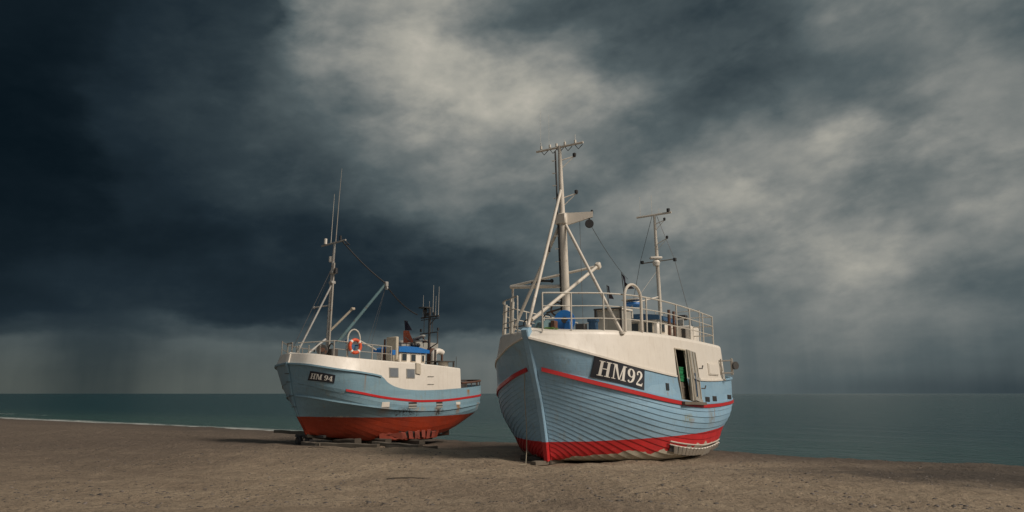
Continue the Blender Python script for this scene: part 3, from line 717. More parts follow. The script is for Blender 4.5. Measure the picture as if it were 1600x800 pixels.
# doorway
door = MB()
xa, xb = big.line('sheer', DOOR[0])[0], big.line('sheer', DOOR[1])[0]
zt = [big.section(t, ['sheer', 'top'], 8)[6] for t in DOOR]; zb = [big.section(t, ['stripe', 'sheer'], 8)[1] for t in DOOR]
fr = MB()
for q in ((zb[0], zt[0]), (zb[1], zt[1]), (zb[0], zb[1]), (zt[0], zt[1])): fr.bar(q[0], q[1], .07, .04)
fr.build('door_frame', 'beige', B)
room = MB()
room.grid([[(-3.2, 1.5, 1.42), (-3.2, 1.5, 3.2)], [(-4.6, 1.5, 1.42), (-4.6, 1.5, 3.2)]]); room.build('inner_wall', 'brown', B, 0)
x0_, x1_ = xb-.02, xb-.72
lf = on_side(big, [(xb-.07, 1.50), (xb-.70, 1.42), (xb-.58, 3.02), (xb-.07, 3.05)], 0)
d1 = patch(lf, .0, .38, 0, 1, 4, 5, .03, .07).build('sliding_door', 'grey', B)
d2 = patch(lf, .44, 1.6, 0, 1, 8, 5, .03, .07).build('sliding_door', 'grey', B)
for (u0, u1, o) in ((0., .06, d1), (.32, .38, d1), (.44, .52, d2), (.98, 1.04, d2), (1.52, 1.6, d2)): patch(lf, u0, u1, .01, .99, 2, 5, .07, .095).build('door_stile', 'beige', o)
for v0 in (.44, .02): patch(lf, .40, 1.66, v0, v0+.06, 8, 2, .07, .11).build('door_rail', 'grey', d2)
for v0 in (.30, .68): MB().tube([lf(1.6, v0, .12), lf(1.75, v0, .2), lf(1.85, v0+.06, .22)], .022, 6).build('door_handle', 'dark', d2)
for v0 in (.52, .56): MB().tube([lf(.72, v0-.42, .11), lf(.72, v0, .11)], .02, 6).build('door_bar', 'navy_blue', d2)
sl = on_side(big, [(-3.5, 1.39), (-5.75, 1.33), (-5.75, 1.42), (-3.5, 1.47)], 0); patch(sl, 0, 1, 0, 1, 20, 2, 0, .15).build('door_sill', 'timber', B)
def side_window(H, root, x0, x1, z0, z1, mat='glass', fr_mat='dark', d=.02, name='window', pane='pane'):
    f = on_side(H, [(x0, z0), (x1, z0-.01), (x1, z1-.01), (x0, z1)], 0)
    o = patch(f, 0, 1, 0, 1, 3, 3, -.02, d).build(name, fr_mat, root); e = .12
    patch(f, e, 1-e, e, 1-e, 3, 3, d-.01, d+.008).build(pane, mat, o); return f
side_window(big, B, -2.50, -2.70, 1.80, 2.0)
for x0, x1, z0, z1 in ((-6.15, -6.72, 1.44, 1.60), (-7.15, -7.72, 1.45, 1.62), (-9.45, -10.45, 1.50, 1.66)): side_window(big, B, x0, x1, z0, z1, 'black', 'dark', .012, 'freeing_port', 'port_shadow')
f = on_side(big, [(-6.9, 2.33), (-8.3, 2.33), (-8.3, 2.72), (-6.9, 2.72)], 0); hp = patch(f, 0, 1, 0, 1, 6, 3, 0, .035).build('hatch_panel', 'cream', B)
patch(f, .05, .95, .08, .92, 6, 3, .035, .05).build('hatch_cover', 'cream', hp)
# stern-quarter net roller bracket
br_ = MB()
for z_ in (2.42, 2.86): br_.bar((-8.7, 2.66, z_), (-8.9, 3.05, z_+.02), .06, .05)
br_.bar((-8.9, 3.05, 2.36), (-8.9, 3.05, 2.96), .06, .06); br_.bar((-8.7, 2.72, 2.38), (-8.7, 2.72, 2.94), .05, .05)
br_.bar((-9.2, 3.02, 2.40), (-9.2, 3.02, 2.92), .05, .05); br_.bar((-8.9, 3.05, 2.93), (-9.2, 3.02, 2.93), .05, .05); br_.bar((-8.9, 3.05, 2.40), (-9.2, 3.02, 2.40), .05, .05)
o = br_.build('roller_bracket', 'mid_rail', B)
MB().lathe((-8.98, 3.16, 2.70), [(0, -.05), (.14, -.05), (.14, -.02), (.09, 0), (.14, .02), (.14, .05), (0, .05)], (.5, .8, 0)).build('roller_wheel', 'dark', o)
# bilge guard: bent pipes over a slatted cage low on the stern quarter
def low(H, names, t, g, off=0.):
    s_ = H.section(t, names, 40); i = int(g*40); a = s_[max(i-1, 0)]; c_ = s_[min(i+1, 40)]; d = c_-a; nn = np.array([0, d[2], -d[1]]); nn /= np.linalg.norm(nn); return Vector(s_[i]+nn*off)
BN = ['keel', 'bilge', 'water', 'mid', 'stripe']
gl = lambda t, k, off: low(big, BN, t, k, off)
def g_of(H, names, t, z):
    s_ = H.section(t, names, 200); ii = [i for i in range(30, 200) if s_[i][2] <= z]; return (ii[-1] if ii else 30)/200
tt = np.linspace(.24, .66, 30)
zc = lambda t: .36-.30*math.sin(math.pi*min(1, (t-.24)/.42)*.75)
cage = MB()
for dz_, r_ in ((.04, .022), (-.055, .018)): cage.tube([low(big, BN, t, g_of(big, BN, t, zc(t)+dz_), .10) for t in tt], r_, 6)
o = cage.build('bilge_pipe', 'rail', B)
for k_ in range(15):
    t = .27+.385*k_/14; z0 = zc(t)
    p = low(big, BN, t, g_of(big, BN, t, z0-.03), .11); q = low(big, BN, t+.012, g_of(big, BN, t+.012, z0-.22), .12)
    MB().bar(p, q, .10, .03).build('guard_slat', 'letter', o)
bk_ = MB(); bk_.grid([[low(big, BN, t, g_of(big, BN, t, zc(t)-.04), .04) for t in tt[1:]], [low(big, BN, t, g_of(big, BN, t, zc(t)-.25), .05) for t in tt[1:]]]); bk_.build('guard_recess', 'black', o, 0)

# ---- rig
dtop = 3.42
mast = MB(); mb_, mt = Vector((-1.32, 0, 3.3)), Vector((-.96, 0, 9.1))
def mp(z): return mb_.lerp(mt, (z-3.3)/5.8)
mast.tube([mp(3.3), mp(4.2), mp(6.8), mp(7.0), mp(8.0), mp(9.08)], [.135, .13, .112, .085, .07, .05], 14)
mast = mast.build('main_mast', 'spar', B)
MB().tube([mp(z)+Vector((.10, -.10, 0)) for z in np.linspace(3.4, 8.9, 16)], .028, 5).build('mast_cable', 'black', mast)
for z_ in np.linspace(4.0, 8.6, 13): MB().tube([mp(z_)+Vector((.13, -.10, 0)), mp(z_)+Vector((.16, -.2, .0)), mp(z_+.02)+Vector((.04, -.2, 0))], .012, 5).build('mast_step', 'spar', mast)
ct = MB(); ct.tube([(-.96, -.78, 9.02), (-.96, .78, 9.06)], .036, 8); ct = ct.build('crosstree', 'spar', mast)
for y_, h_ in ((-.62, .35), (-.32, .18), (-.1, .12), (.18, .28), (.52, .42)):
    MB().tube([(-.96, y_, 9.05), (-.96, y_, 9.05+h_*.7)], .008, 5).lathe((-.96, y_, 9.08), [(0, 0), (.035, 0), (.035, .09), (0, .09)]).build('antenna_base', 'spar', ct)
    MB().tube([(-.96, y_, 9.02), (-.96, y_+.1, 8.88), (-.96, y_+.24, 9.0)], .012, 5).build('cable_loop', 'black', ct)
for y_, h_ in ((-.64, 1.25), (-.35, 1.05)): MB().tube([(-.96, y_, 9.1), (-.96, y_, 9.1+h_)], .0035, 4).build('whip_antenna', 'rail', ct)
def lamp(parent, p, tip, r=.055):
    o = MB().tube([p, tip], .018, 5).tube([Vector(p)-Vector((0, 0, .28)), tip], .010, 4).build('lamp_arm', 'spar', parent)
    MB().lathe(tip, [(0, -.02), (r*.7, -.02), (r, .03), (r, .09), (0, .12)]).build('mast_lamp', 'black', o)
lamp(mast, mp(8.62), (-1.25, .36, 8.78)); lamp(mast, mp(7.45), (-1.3, .38, 7.62)); lamp(mast, mp(7.0), (-1.6, .75, 7.02), .04)
bk_ = MB(); bk_.add([(-1.1, .10, 7.0), (-1.4, .86, 7.02), (-1.4, .86, 6.86), (-1.1, .10, 6.62), (-1.2, .04, 7.0), (-1.5, .80, 7.02), (-1.5, .80, 6.86), (-1.2, .04, 6.62)], [(0, 1, 2, 3), (7, 6, 5, 4), (0, 4, 5, 1), (1, 5, 6, 2), (2, 6, 7, 3), (3, 7, 4, 0)])
bk_ = bk_.box((-1.12, -.02, 6.82), (.3, .34, .34), None, .03).build('gaff_bracket', 'spar', mast)
blk = MB().lathe((-1.4, .74, 6.66), [(0, -.045), (.12, -.045), (.13, -.02), (.09, 0), (.13, .02), (.12, .045), (0, .045)], (.9, .4, 0)).tube([(-1.4, .74, 6.86), (-1.4, .74, 6.7)], .02, 5).build('pulley_block', 'black', bk_)
MB().tube(sag((-1.4, .78, 6.62), (-6.4, .1, 5.75), .12), .009, 4).build('stay_wire', 'wire', mast)
MB().tube([(-1.35, .45, 6.85), (-1.35, .5, 3.45)], .007, 4).build('stay_wire', 'wire', mast)
legs = [('forestay', mp(7.76), (1.14, 0, 3.45), .046), ('mast_leg', mp(6.72)+Vector((0, -.06, 0)), (-1.05, -1.78, 3.33), .05), ('mast_leg', mp(6.72)+Vector((0, .06, 0)), (-.72, 1.90, 3.33), .046)]
for nm, p, q, r_ in legs: MB().tube([p, q], r_, 10).lathe(q, [(0, -.04), (r_*1.9, -.04), (r_*1.9, .02), (0, .02)]).build(nm, 'spar', mast)
MB().tube([(-.72, -.05, 7.1), (-.55, -.12, 6.4), (-.45, -.12, 6.05)], .012, 5).tube([(-.45, -.12, 6.05), (-.44, -.12, 5.72)], .035, 6).build('hanging_line', 'black', mast)
boom = MB().tube([(.96, .02, 3.62), (-1.9, .72, 5.42)], .05, 10).build('derrick_boom', 'spar', mast)
MB().box((-2.0, .74, 5.48), (.18, .16, .2), Matrix.Rotation(.6, 3, 'Y'), .03).build('boom_head', 'spar', boom)
MB().tube([(-1.25, -1.78, 3.3), (-1.25, -1.78, 4.92)], .036, 8).tube([(-1.1, -1.78, 4.9), (-1.22, -.15, 4.82)], .055, 10).tube([(-1.1, -1.78, 4.92), (-1.9, .66, 5.44)], .04, 8).build('gallows_beam', 'spar', mast)
MB().tube([(-1.2, -1.1, 4.98), (-1.2, -.8, 5.03), (-1.2, -.4, 4.99)], .035, 6).ball((-1.2, -.42, 5.0), .06, 8).build('furled_line', 'black', mast)
# cable cluster behind the mast foot
MB().tube(arc((-1.6, -.45, 4.2), (0, 1, 0), (0, 0, 1), .2, 0, 6.28), .03, 6).tube([(-1.6, -.8, 4.1), (-1.6, -.1, 4.25)], .03, 6).tube(arc((-1.6, -.2, 4.12), (0, 1, 0), (0, 0, 1), .12, 0, 6.28), .025, 6).build('hauling_gear', 'dark', B)

# ---- deck railings
pth = lambda t: Vector(big.line('top', t))+Vector((0, -.10 if t > .03 else 0, .10))
pth2 = lambda t: Vector(big.line('top', t)*[1, -1, 1])+Vector((0, .10 if t > .03 else 0, .10))
railing(B, pth, [.012, .052, .10, .145, .21, .27, .36, .45, .56, .655], 1.02, .022, 'rail', t0=.012, t1=.655)
railing(B, pth2, [.012, .03, .05, .085, .2, .3, .4, .5, .6], .98, .02, 'rail', t0=.012, t1=.6)
for t in (.03, .045, .085, .10): p = pth2(t); MB().tube([p, p+Vector((0, .05, .86))], .042, 8).build('bow_bollard', 'rail', B)
p0, p1 = pth(.655), pth2(.655); ra = MB()
for f_ in (1, .66, .33): ra.tube([p0+Vector((0, 0, 1.02*f_)), p1+Vector((0, 0, 1.02*f_))], .02, 6)
ra = ra.build('aft_railing', 'rail', B)
for k_ in range(6): p = p0.lerp(p1, k_/6); MB().tube([p, p+Vector((0, 0, 1.02))], .024, 6).build('stanchion', 'rail', ra)
# hauling arch on the port rail
ap = [Vector((-.80, 1.98, 3.35)), Vector((-.80, 1.98, 4.3))]+arc((-1.2, 2.08, 4.3), (.40, -.1, 0), (0, 0, .40), 1., 0, math.pi)+[Vector((-1.6, 2.18, 4.3)), Vector((-1.6, 2.18, 3.4))]
MB().tube(ap, .042, 8).build('hauling_arch', 'spar', B)
# companion hood, net drum, winch, wheelhouse
hd = MB().box((-2.7, .95, 3.78), (1.0, .75, .78), None, .03).build('companion_hood', 'grey', B)
for y_ in (.55, 1.35): MB().box((-2.18, y_, 3.78), (.05, .06, .8), None).build('hood_trim', 'dark', hd)
MB().box((-2.17, .95, 4.18), (.07, .88, .05)).build('hood_trim', 'dark', hd)
MB().box((-2.7, .95, 4.2), (1.06, .82, .05), Matrix.Rotation(.05, 3, 'Y'), .01).build('hood_roof', 'cream', hd)
wn = tag(empty('winch', (0, 0, 0)), None); wn.parent = B; wn.name = 'net_winch'
MB().lathe((-.55, .28, 3.72), [(0, -.09), (.10, -.09), (.10, -.07), (.29, -.06), (.30, -.03), (.27, 0), (.30, .03), (.29, .06), (0, .06)], (.9, .35, 0), 24).build('net_drum', 'bright_blue', wn)
MB().lathe((-.43, .33, 3.72), [(0, 0), (.09, 0), (.09, .05), (0, .05)], (.9, .35, 0)).build('drum_hub', 'black', wn)
MB().box((-.5, .42, 3.52), (.2, .2, .36), None, .02).build('winch_stand', 'bright_blue', wn)
MB().lathe((-.1, -.18, 3.55), [(0, -.2), (.16, -.2), (.17, -.17), (.13, -.13), (.13, .13), (.17, .17), (.16, .2), (0, .2)], (.35, .94, 0)).build('hauler_drum', 'teal', wn)
MB().box((-.15, .14, 3.55), (.2, .14, .28), None, .02).build('gear_case', 'brown', wn)
MB().tube(arc((-.1, -.05, 3.74), (0, .13, 0), (0, 0, .13), 1, .2, 3.0), .018, 5).tube(arc((-.0, -.62, 3.62), (0, .12, 0), (0, 0, .12), 1, -.3, 3.4), .018, 5).tube([(0, -.5, 3.6), (.1, -.9, 3.55), (.3, -1.2, 3.5)], .018, 5).build('hydraulic_hose', 'black', wn)
MB().box((-.9, 1.0, 3.72), (.25, .28, .1), None, .02).box((-.9, 1.0, 3.55), (.2, .22, .28), None, .02).build('deck_box', 'navy_blue', B)
MB().box((-.7, .72, 3.5), (.22, .28, .24), None, .02).build('deck_box', 'dark', B)
wh = MB().box((-8.0, .18, 3.86), (2.0, 1.6, 1.05), None, .06).build('wheelhouse', 'cream', B)
MB().grid([[Vector((x_, y_, 4.44+.10*math.cos((y_-.18)*1.5)-abs(x_+8)*.02)) for x_ in (-6.82, -8, -9.15)] for y_ in np.linspace(-.72, 1.08, 9)]).grid([[Vector((x_, y_, 4.30)) for x_ in (-6.82, -8, -9.15)] for y_ in (-.72, 1.08)]).grid([[Vector((-6.82, y_, 4.30)) for y_ in np.linspace(-.72, 1.08, 9)], [Vector((-6.82, y_, 4.42+.10*math.cos((y_-.18)*1.5))) for y_ in np.linspace(-.72, 1.08, 9)]]).grid([[Vector((x_, 1.08, 4.30)) for x_ in (-6.82, -8, -9.15)], [Vector((x_, 1.08, 4.44)) for x_ in (-6.82, -8, -9.15)]]).build('wheelhouse_roof', 'navy_blue', wh, 30)
for y0, y1 in ((-.56, -.22), (-.06, .28), (.44, .80)):
    w_ = MB().box((-6.985, (y0+y1)/2, 4.02), (.05, y1-y0, .42), None, .02).build('window_frame', 'beige', wh)
    MB().box((-6.97, (y0+y1)/2, 4.02), (.045, y1-y0-.07, .35), None, .01).build('pane', 'glass', w_)
for x_ in (-7.5, -8.3):
    w_ = MB().box((x_, .975, 4.05), (.4, .05, .4), None, .02).build('window_frame', 'beige', wh); MB().box((x_, .99, 4.05), (.33, .045, .33), None, .01).build('pane', 'glass', w_)
ex = MB().tube([(-7.2, 1.32, 3.35), (-7.2, 1.32, 4.65)], .055, 10).tube([(-7.35, 1.45, 3.35), (-7.35, 1.45, 4.60)], .05, 10).build('exhaust_pipe', 'brown', B)
MB().box((-6.2, .3, 4.95), (.5, .62, .03), Matrix.Rotation(.05, 3, 'X'), .01).tube([(-6.2, .3, 4.3), (-6.2, .3, 4.95)], .03, 6).tube([(-6.1, .0, 4.3), (-6.2, .25, 4.95)], .02, 6).build('antenna_table', 'rail', B)
MB().lathe((-6.3, .3, 4.74), [(0, 0), (.3, 0), (.34, .05), (.3, .12), (0, .12)], seg=18).build('life_raft_cover', 'bright_blue', B)
c_ = MB().box((-8.6, 1.55, 3.78), (.8, .5, .75), None, .03).build('aft_locker', 'cream', B)
MB().box((-8.18, 1.55, 3.86), (.04, .14, .36)).build('locker_vent', 'dark', c_)
gk = MB().box((-9.2, .3, 3.98), (.08, 2.0, 1.05), None, .02).build('windbreak_panel', 'grey', B)
ab = tag(empty('deck', (0, 0, 0))); ab.name = 'aft_casing'; ab.parent = B
MB().box((-10.9, 0, 2.35), (2.5, 2.6, 2.0), None, .05).build('casing', 'cream', ab)
ac = MB().box((-10.4, 1.15, 3.86), (.8, .62, .84), None, .03).build('casing_house', 'cream', ab)
for y_ in (1.02, 1.28): MB().box((-9.99, y_, 3.92), (.03, .1, .4)).build('casing_window', 'dark', ac)
MB().tube([(-10.2, .95, 4.2), (-10.2, .95, 4.62)], .02, 6).box((-10.2, .95, 4.66), (.28, .42, .2), None, .03).build('float_box', 'black', ab)
MB().tube([(-9.2, 1.9, 3.4), (-9.2, 1.9, 4.8)], .02, 6).tube([(-9.2, .2, 4.75), (-9.2, 1.9, 4.8)], .015, 6).tube([(-9.2, .2, 4.4), (-9.2, .2, 4.9)], .02, 6).build('deck_frame', 'rail', ab)
# ---- mizzen
mz = MB(); z0, z1 = Vector((-10.62, 0, 3.3)), Vector((-10.19, 0, 9.1)); zp = lambda z: z0.lerp(z1, (z-3.3)/5.8)
mz.tube([zp(3.3), zp(6.9), zp(9.0)], [.088, .075, .05], 12); mz = mz.build('mizzen_mast', 'spar', B)
MB().tube([zp(9.0)+Vector((0, -.76, -.03)), zp(9.0)+Vector((0, .72, .02))], .045, 8).build('crosstree', 'spar', mz)
MB().lathe(zp(9.05)+Vector((0, .6, 0)), [(0, 0), (.07, 0), (.07, .14), (0, .16)]).build('mast_lamp', 'black', mz)
for y_ in (-.6, -.1, .2): MB().tube([zp(9.05)+Vector((0, y_, 0)), zp(9.05)+Vector((0, y_, .8 if y_ < 0 else .2))], .007, 4).build('whip_antenna', 'rail', mz)
lamp(mz, zp(8.6), (-10.2, .42, 8.72), .05); lamp(mz, zp(7.75), (-10.2, .5, 7.95), .05)
MB().tube([zp(7.05)+Vector((0, -.68, -.03)), zp(7.05)+Vector((0, .78, .04))], .025, 6).build('spreader', 'dull_rail', mz)
for y_ in (-.64, .74): MB().lathe(zp(7.05)+Vector((0, y_, 0)), [(0, -.05), (.07, -.05), (.07, .07), (0, .09)]).build('mast_lamp', 'black', mz)
MB().box(zp(7.12)+Vector((.15, 0, .05)), (.22, .5, .1), Matrix.Rotation(.5, 3, 'Z'), .03).lathe(zp(6.85)+Vector((.15, 0, 0)), [(0, 0), (.12, 0), (.16, .14), (.12, .22), (0, .22)]).build('radar_scanner', 'cream', mz)
for s_ in (-1, 1): MB().tube([zp(8.95)+Vector((0, .1*s_, 0)), zp(7.1)+Vector((0, .72*s_, 0)), Vector((-10.4-.6*(s_ > 0), 1.35*s_, 3.5+.9*(s_ < 0)))], .010, 4).build('shroud', 'wire', mz)
MB().tube([zp(5.6), (-9.3, -.7, 5.25)], .03, 6).tube([zp(6.7), (-9.3, -.7, 5.25)], .008, 4).build('boom_crutch', 'spar', mz)
MB().tube(sag((-9.3, 2.45, 3.45), (-8.75, 2.75, 2.5), .0), .018, 5).build('lashing_rope', 'rope', B)
# ---------------------------------------------------------------- the small boat
small_boat = tag(empty('fishing_boat', (-7.643, 27.0, .12), R(-90-40)), 'smaller fishing boat lettered HM94 with dull red bottom, standing further off', 'fishing boat', 'fishing boats pulled up on the beach')
S = small_boat; SN = ['keel', 'bilge', 'water', 'rub', 'stripe']
for sd_ in (1, -1):
    hull_rows(small, SN, TS, 15, .004, sd_).build('planked_hull', 'hull_small', S, 60, fix=False)
    MB().grid(skin(small, ['stripe', 'sheer'], TS, 6, sd_)).build('bulwark', 'hull_small', S, 60, fix=False)
    ribbon(small, 'rub', .004, .998, 90, .055, .04, sd_).build('rubbing_strake', 'hull_small', S)
    ribbon(small, 'sheer', .0, .285, 50, .06, .055, sd_, -.02).build('sheer_moulding', 'hull_small', S)
    ribbon(small, 'stripe', .128, .999, 90, .085, .018, sd_).build('red_stripe', 'stripe', S)
tq = []
for nm in SN+['sheer']: tq.append([small.line(nm, 1)*[1, 1, 1], small.line(nm, 1)*[1, -1, 1]])
MB().grid(tq).build('transom', 'hull_small', S, 0)
tend = small.tx('top', -6.06); tws = np.append(TS[TS < tend-.002], tend); tes = small.tx('sheer', -6.06)
# cream shelter side: shares x between sheer and top lines
for sd_ in (1, -1):
    rows = []
    P0 = [small.line('sheer', min(t*tes/tend, tes)) for t in tws]; P1 = [small.line('top', t) for t in tws]
    for k_ in range(5): rows.append([(a*(1-k_/4)+c_*(k_/4))*[1, sd_, 1] for a, c_ in zip(P0, P1)])
    MB().grid(rows).build('shelter_side', 'cream', S, 50, fix=False)
rows = []
for (dy, dz, k_) in ((0, 0, 1), (-.02, .03, 1), (-.06, .045, 1), (-.4, .07, .8), (0, .10, 0)):
    rows.append([Vector((p[0], max(0, p[1]+dy)*k_, p[2]+(dz if p[1] > .3 else dz*p[1]/.3))) for p in [small.line('top', t) for t in tws]])
MB().grid(rows+[[Vector((p.x, -p.y, p.z)) for p in r_] for r_ in rows[::-1][1:]]).build('shelter_deck', 'cream', S, 35, fix=False)
pe = small.line('top', tend); ps = small.line('sheer', tes)
MB().add([(pe[0], pe[1], pe[2]), (pe[0], -pe[1], pe[2]), (ps[0], -ps[1], ps[2]-.6), (ps[0], ps[1], ps[2]-.6)], [(0, 1, 2, 3)])
bh = MB(); bh.add([(pe[0]-.01, s_*y_, z_) for s_ in (1,) for y_, z_ in ((pe[1]-.01, pe[2]), (-pe[1]+.01, pe[2]), (-ps[1]+.01, ps[2]-.6), (ps[1]-.01, ps[2]-.6))], [(0, 1, 2, 3)]); bh.build('aft_bulkhead', 'cream', S, 0)
MB().grid([edge_path(small, 'stripe', .01, .99, 50, -.05, -.12, 1), edge_path(small, 'stripe', .01, .99, 50, -.05, -.12, -1)]).build('working_deck', 'deck', S, 0, fix=False)
B_keep = B; B = S
post([(.0, .1), (.10, .30), (.40, .75), (.55, 1.1), (.72, 1.52), (.87, 2.1), (1.03, 2.72)], .05, .07, .12, 'stem_post', 'hull_small')
post([(1.02, 2.70), (.99, 2.85), (.96, 3.02)], .12, .12, .06, 'stem_cap', 'cream')
B = B_keep
MB().bar((.02, 0, .06), (-2.2, 0, -.25), .14, .16).bar((-2.2, 0, -.25), (-6.4, 0, -.28), .14, .2).build('keel', 'darktimber', S)
for z_, x_ in ((2.3, .93), (2.0, .85), (1.5, .70), (1.1, .56)): MB().tube([(x_+.06, .14, z_), (x_+.11, 0, z_), (x_+.05, -.15, z_)], .014, 5).build('draught_bar', 'dark', S)
f = on_side(small, [(.66, 2.06), (.06, 1.95), (.085, 2.24), (.70, 2.38)], 0)
o = patch(f, 0, 1, 0, 1, 14, 4, -.02, .02).build('registration_board', 'navy', S)
lettering(f, 'HM 94', .08, .92, .20, .80, .026, True).build('registration_letters', 'letter', o, 0, fix=False)
for x0, x1, z0, z1 in ((-2.08, -2.54, 2.19, 2.56), (-2.94, -3.38, 2.17, 2.54)):
    f = on_side(small, [(x0, z0), (x1, z0), (x1, z1), (x0, z1)], 0); o = patch(f, 0, 1, 0, 1, 3, 3, 0, .02).build('window', 'grey', S); patch(f, .08, .92, .07, .93, 3, 3, .02, .03).build('pane', 'greyglass', o)
f = on_side(small, [(-3.42, 2.36), (-3.66, 2.33), (-3.66, 2.74), (-3.42, 2.78)], 0); patch(f, 0, 1, 0, 1, 2, 3, 0, .05).build('side_plate', 'beige', S)
for z_ in (2.26,): MB().tube([small.on(-4.05, z_, .03), small.on(-4.4, z_, .03)], .01, 4).tube([small.on(-4.05, 1.95, .03), small.on(-4.4, 1.95, .03)], .01, 4).build('grab_rail', 'dull_rail', S)
# freeing ports and worn patches
for x0, x1, z0, z1, mt in ((-1.78, -2.12, 1.09, 1.27, 'beige'), (-5.70, -5.98, 1.13, 1.24, 'beige')):
    f = on_side(small, [(x0, z0), (x1, z0), (x1, z1), (x0, z1)], 0); patch(f, 0, 1, 0, 1, 3, 2, 0, .014).build('filler_patch', 'cream', S)
for x0, x1 in ((-3.04, -3.45), (-4.52, -4.86)):
    f = on_side(small, [(x0, 1.02), (x1, 1.02), (x1, 1.25), (x0, 1.25)], 0); o = patch(f, 0, 1, 0, 1, 3, 3, 0, .012).build('freeing_port', 'grey', S)
    patch(f, .0, 1, .72, 1, 3, 2, .012, .018).build('port_shadow', 'black', o); patch(f, .0, 1, .28, .42, 3, 2, .012, .018).build('port_bar', 'black', o)
for x0, dx_, z0, z1 in ((-2.55, .05, .74, 1.0), (-3.2, .04, .78, .98), (-3.5, .035, .74, .96), (-4.55, .05, .74, .98), (-4.7, .03, .76, .95)):
    f = on_side(small, [(x0, z0), (x0-dx_, z0), (x0-dx_-.04, z1), (x0-.02, z1)], 0); patch(f, 0, 1, 0, 1, 2, 2, 0, .006).build('scrape_mark', 'dark', S)
# slatted cooler guard under the turn of the bilge
gs = lambda t, z, off: low(small, SN, t, g_of(small, SN, t, z), off)
def xt(x): return small.tx('bilge', x)
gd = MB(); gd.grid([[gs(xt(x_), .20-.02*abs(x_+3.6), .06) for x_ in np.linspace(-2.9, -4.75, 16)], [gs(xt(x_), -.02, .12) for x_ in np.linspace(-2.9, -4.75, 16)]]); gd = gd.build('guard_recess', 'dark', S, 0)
for k_ in range(6):
    x_ = -2.95-.30*k_; a_, b_, c1, d1_ = gs(xt(x_), .21, .12), gs(xt(x_-.19), .21, .12), gs(xt(x_-.30), -.01, .16), gs(xt(x_-.11), -.01, .16)
    sl_ = MB(); nrm_ = (b_-a_).cross(d1_-a_).normalized()*.02; sl_.add([a_, b_, c1, d1_, a_+nrm_, b_+nrm_, c1+nrm_, d1_+nrm_], [(0, 1, 2, 3), (4, 5, 6, 7), (0, 1, 5, 4), (1, 2, 6, 5), (2, 3, 7, 6), (3, 0, 4, 7)]); sl_.build('guard_slat', 'pink', gd)
nose = MB(); a_ = gs(xt(-2.45), .10, .04); nose.add([a_, gs(xt(-2.95), .21, .13), gs(xt(-3.1), -.01, .17), gs(xt(-2.8), .02, .0)], [(0, 1, 2), (0, 2, 3)]); nose.build('guard_nose', 'pink', S, 0)
bk2 = MB(); bk2.grid([[gs(xt(x_), z_, o_) for x_ in np.linspace(-2.2, -5.0, 24)] for z_, o_ in ((.12, .0), (-.03, .14), (-.10, .10), (-.13, -.1))]); bk2.build('bilge_keel', 'redbottom', S, 30)
rd = MB().box((-7.25, 0, .22), (.42, .07, .95), None, .02).build('rudder', 'brown', S)
MB().bar((-6.2, 0, -.26), (-7.3, 0, -.20), .08, .10).build('skeg', 'brown', S)
MB().lathe((-6.75, 0, .12), [(0, -.12), (.07, -.1), (.09, .05), (.03, .14), (0, .15)], (1, 0, 0)).box((-6.75, .0, .34), (.05, .15, .34), Matrix.Rotation(.4, 3, 'Z'), .02).box((-6.75, .2, .0), (.05, .34, .15), Matrix.Rotation(.4, 3, 'X'), .02).box((-6.75, -.2, .0), (.05, .34, .15), Matrix.Rotation(-.4, 3, 'X'), .02).build('propeller', 'grey_spar', S)
# ---- rig
sp_ = lambda z: Vector((-.75, 0, 3.0)).lerp(Vector((-.82, 0, 7.6)), (z-3.0)/4.6)
ms = MB().tube([sp_(2.8)+Vector((0, -.06, 0)), sp_(5.9)+Vector((0, -.05, 0)), sp_(7.55)], [.075, .07, .045], 10).build('main_mast', 'grey_spar', S)
MB().tube([sp_(2.8)+Vector((.02, .09, 0)), sp_(6.7)+Vector((0, .06, 0))], .036, 8).build('mast_tube', 'mid_rail', ms)
for z_ in (5.9, 6.3): MB().box(sp_(z_), (.2, .22, .12), None, .02).build('mast_band', 'grey_spar', ms)
MB().tube([sp_(7.5)+Vector((0, -.86, -.0)), sp_(7.5)+Vector((0, .72, .04))], .035, 6).build('crosstree', 'grey_spar', ms)
MB().lathe(sp_(7.55)+Vector((0, -.62, 0)), [(0, 0), (.06, 0), (.06, .22), (0, .24)]).build('mast_lamp', 'cream', ms)
MB().lathe(sp_(7.55)+Vector((0, .38, .03)), [(0, 0), (.05, 0), (.05, .16), (0, .2)]).build('mast_lamp', 'black', ms)
MB().lathe(sp_(6.75)+Vector((0, -.16, 0)), [(0, 0), (.09, 0), (.09, .22), (0, .24)]).build('mast_lamp', 'cream', ms)
MB().lathe(sp_(6.3)+Vector((0, .2, 0)), [(0, -.05), (.08, -.05), (.07, .16), (0, .18)]).build('mast_lamp', 'black', ms)
MB().tube([sp_(7.5)+Vector((0, .07, 0)), sp_(9.4)+Vector((0, .12, 0)), sp_(10.6)+Vector((0, .18, 0))], [.018, .012, .006], 5).build('whip_antenna', 'mid_rail', ms)
MB().tube([sp_(7.5)+Vector((0, -.25, 0)), sp_(9.6)+Vector((0, -.22, 0))], [.014, .006], 5).build('whip_antenna', 'rail', ms)
MB().tube([sp_(5.84), (.56, -.05, 3.1)], .036, 8).build('forestay', 'grey_spar', ms)
MB().tube([sp_(6.6), (.55, -.6, 3.0)], .012, 5).tube([sp_(6.6), (-.2, -1.3, 2.95)], .010, 4).build('shroud', 'wire', ms)
MB().tube([sp_(5.0), (-.5, -.66, 4.93)], .03, 6).ball((-.5, -.7, 4.93), .06, 8).build('lamp_arm', 'grey_spar', ms)
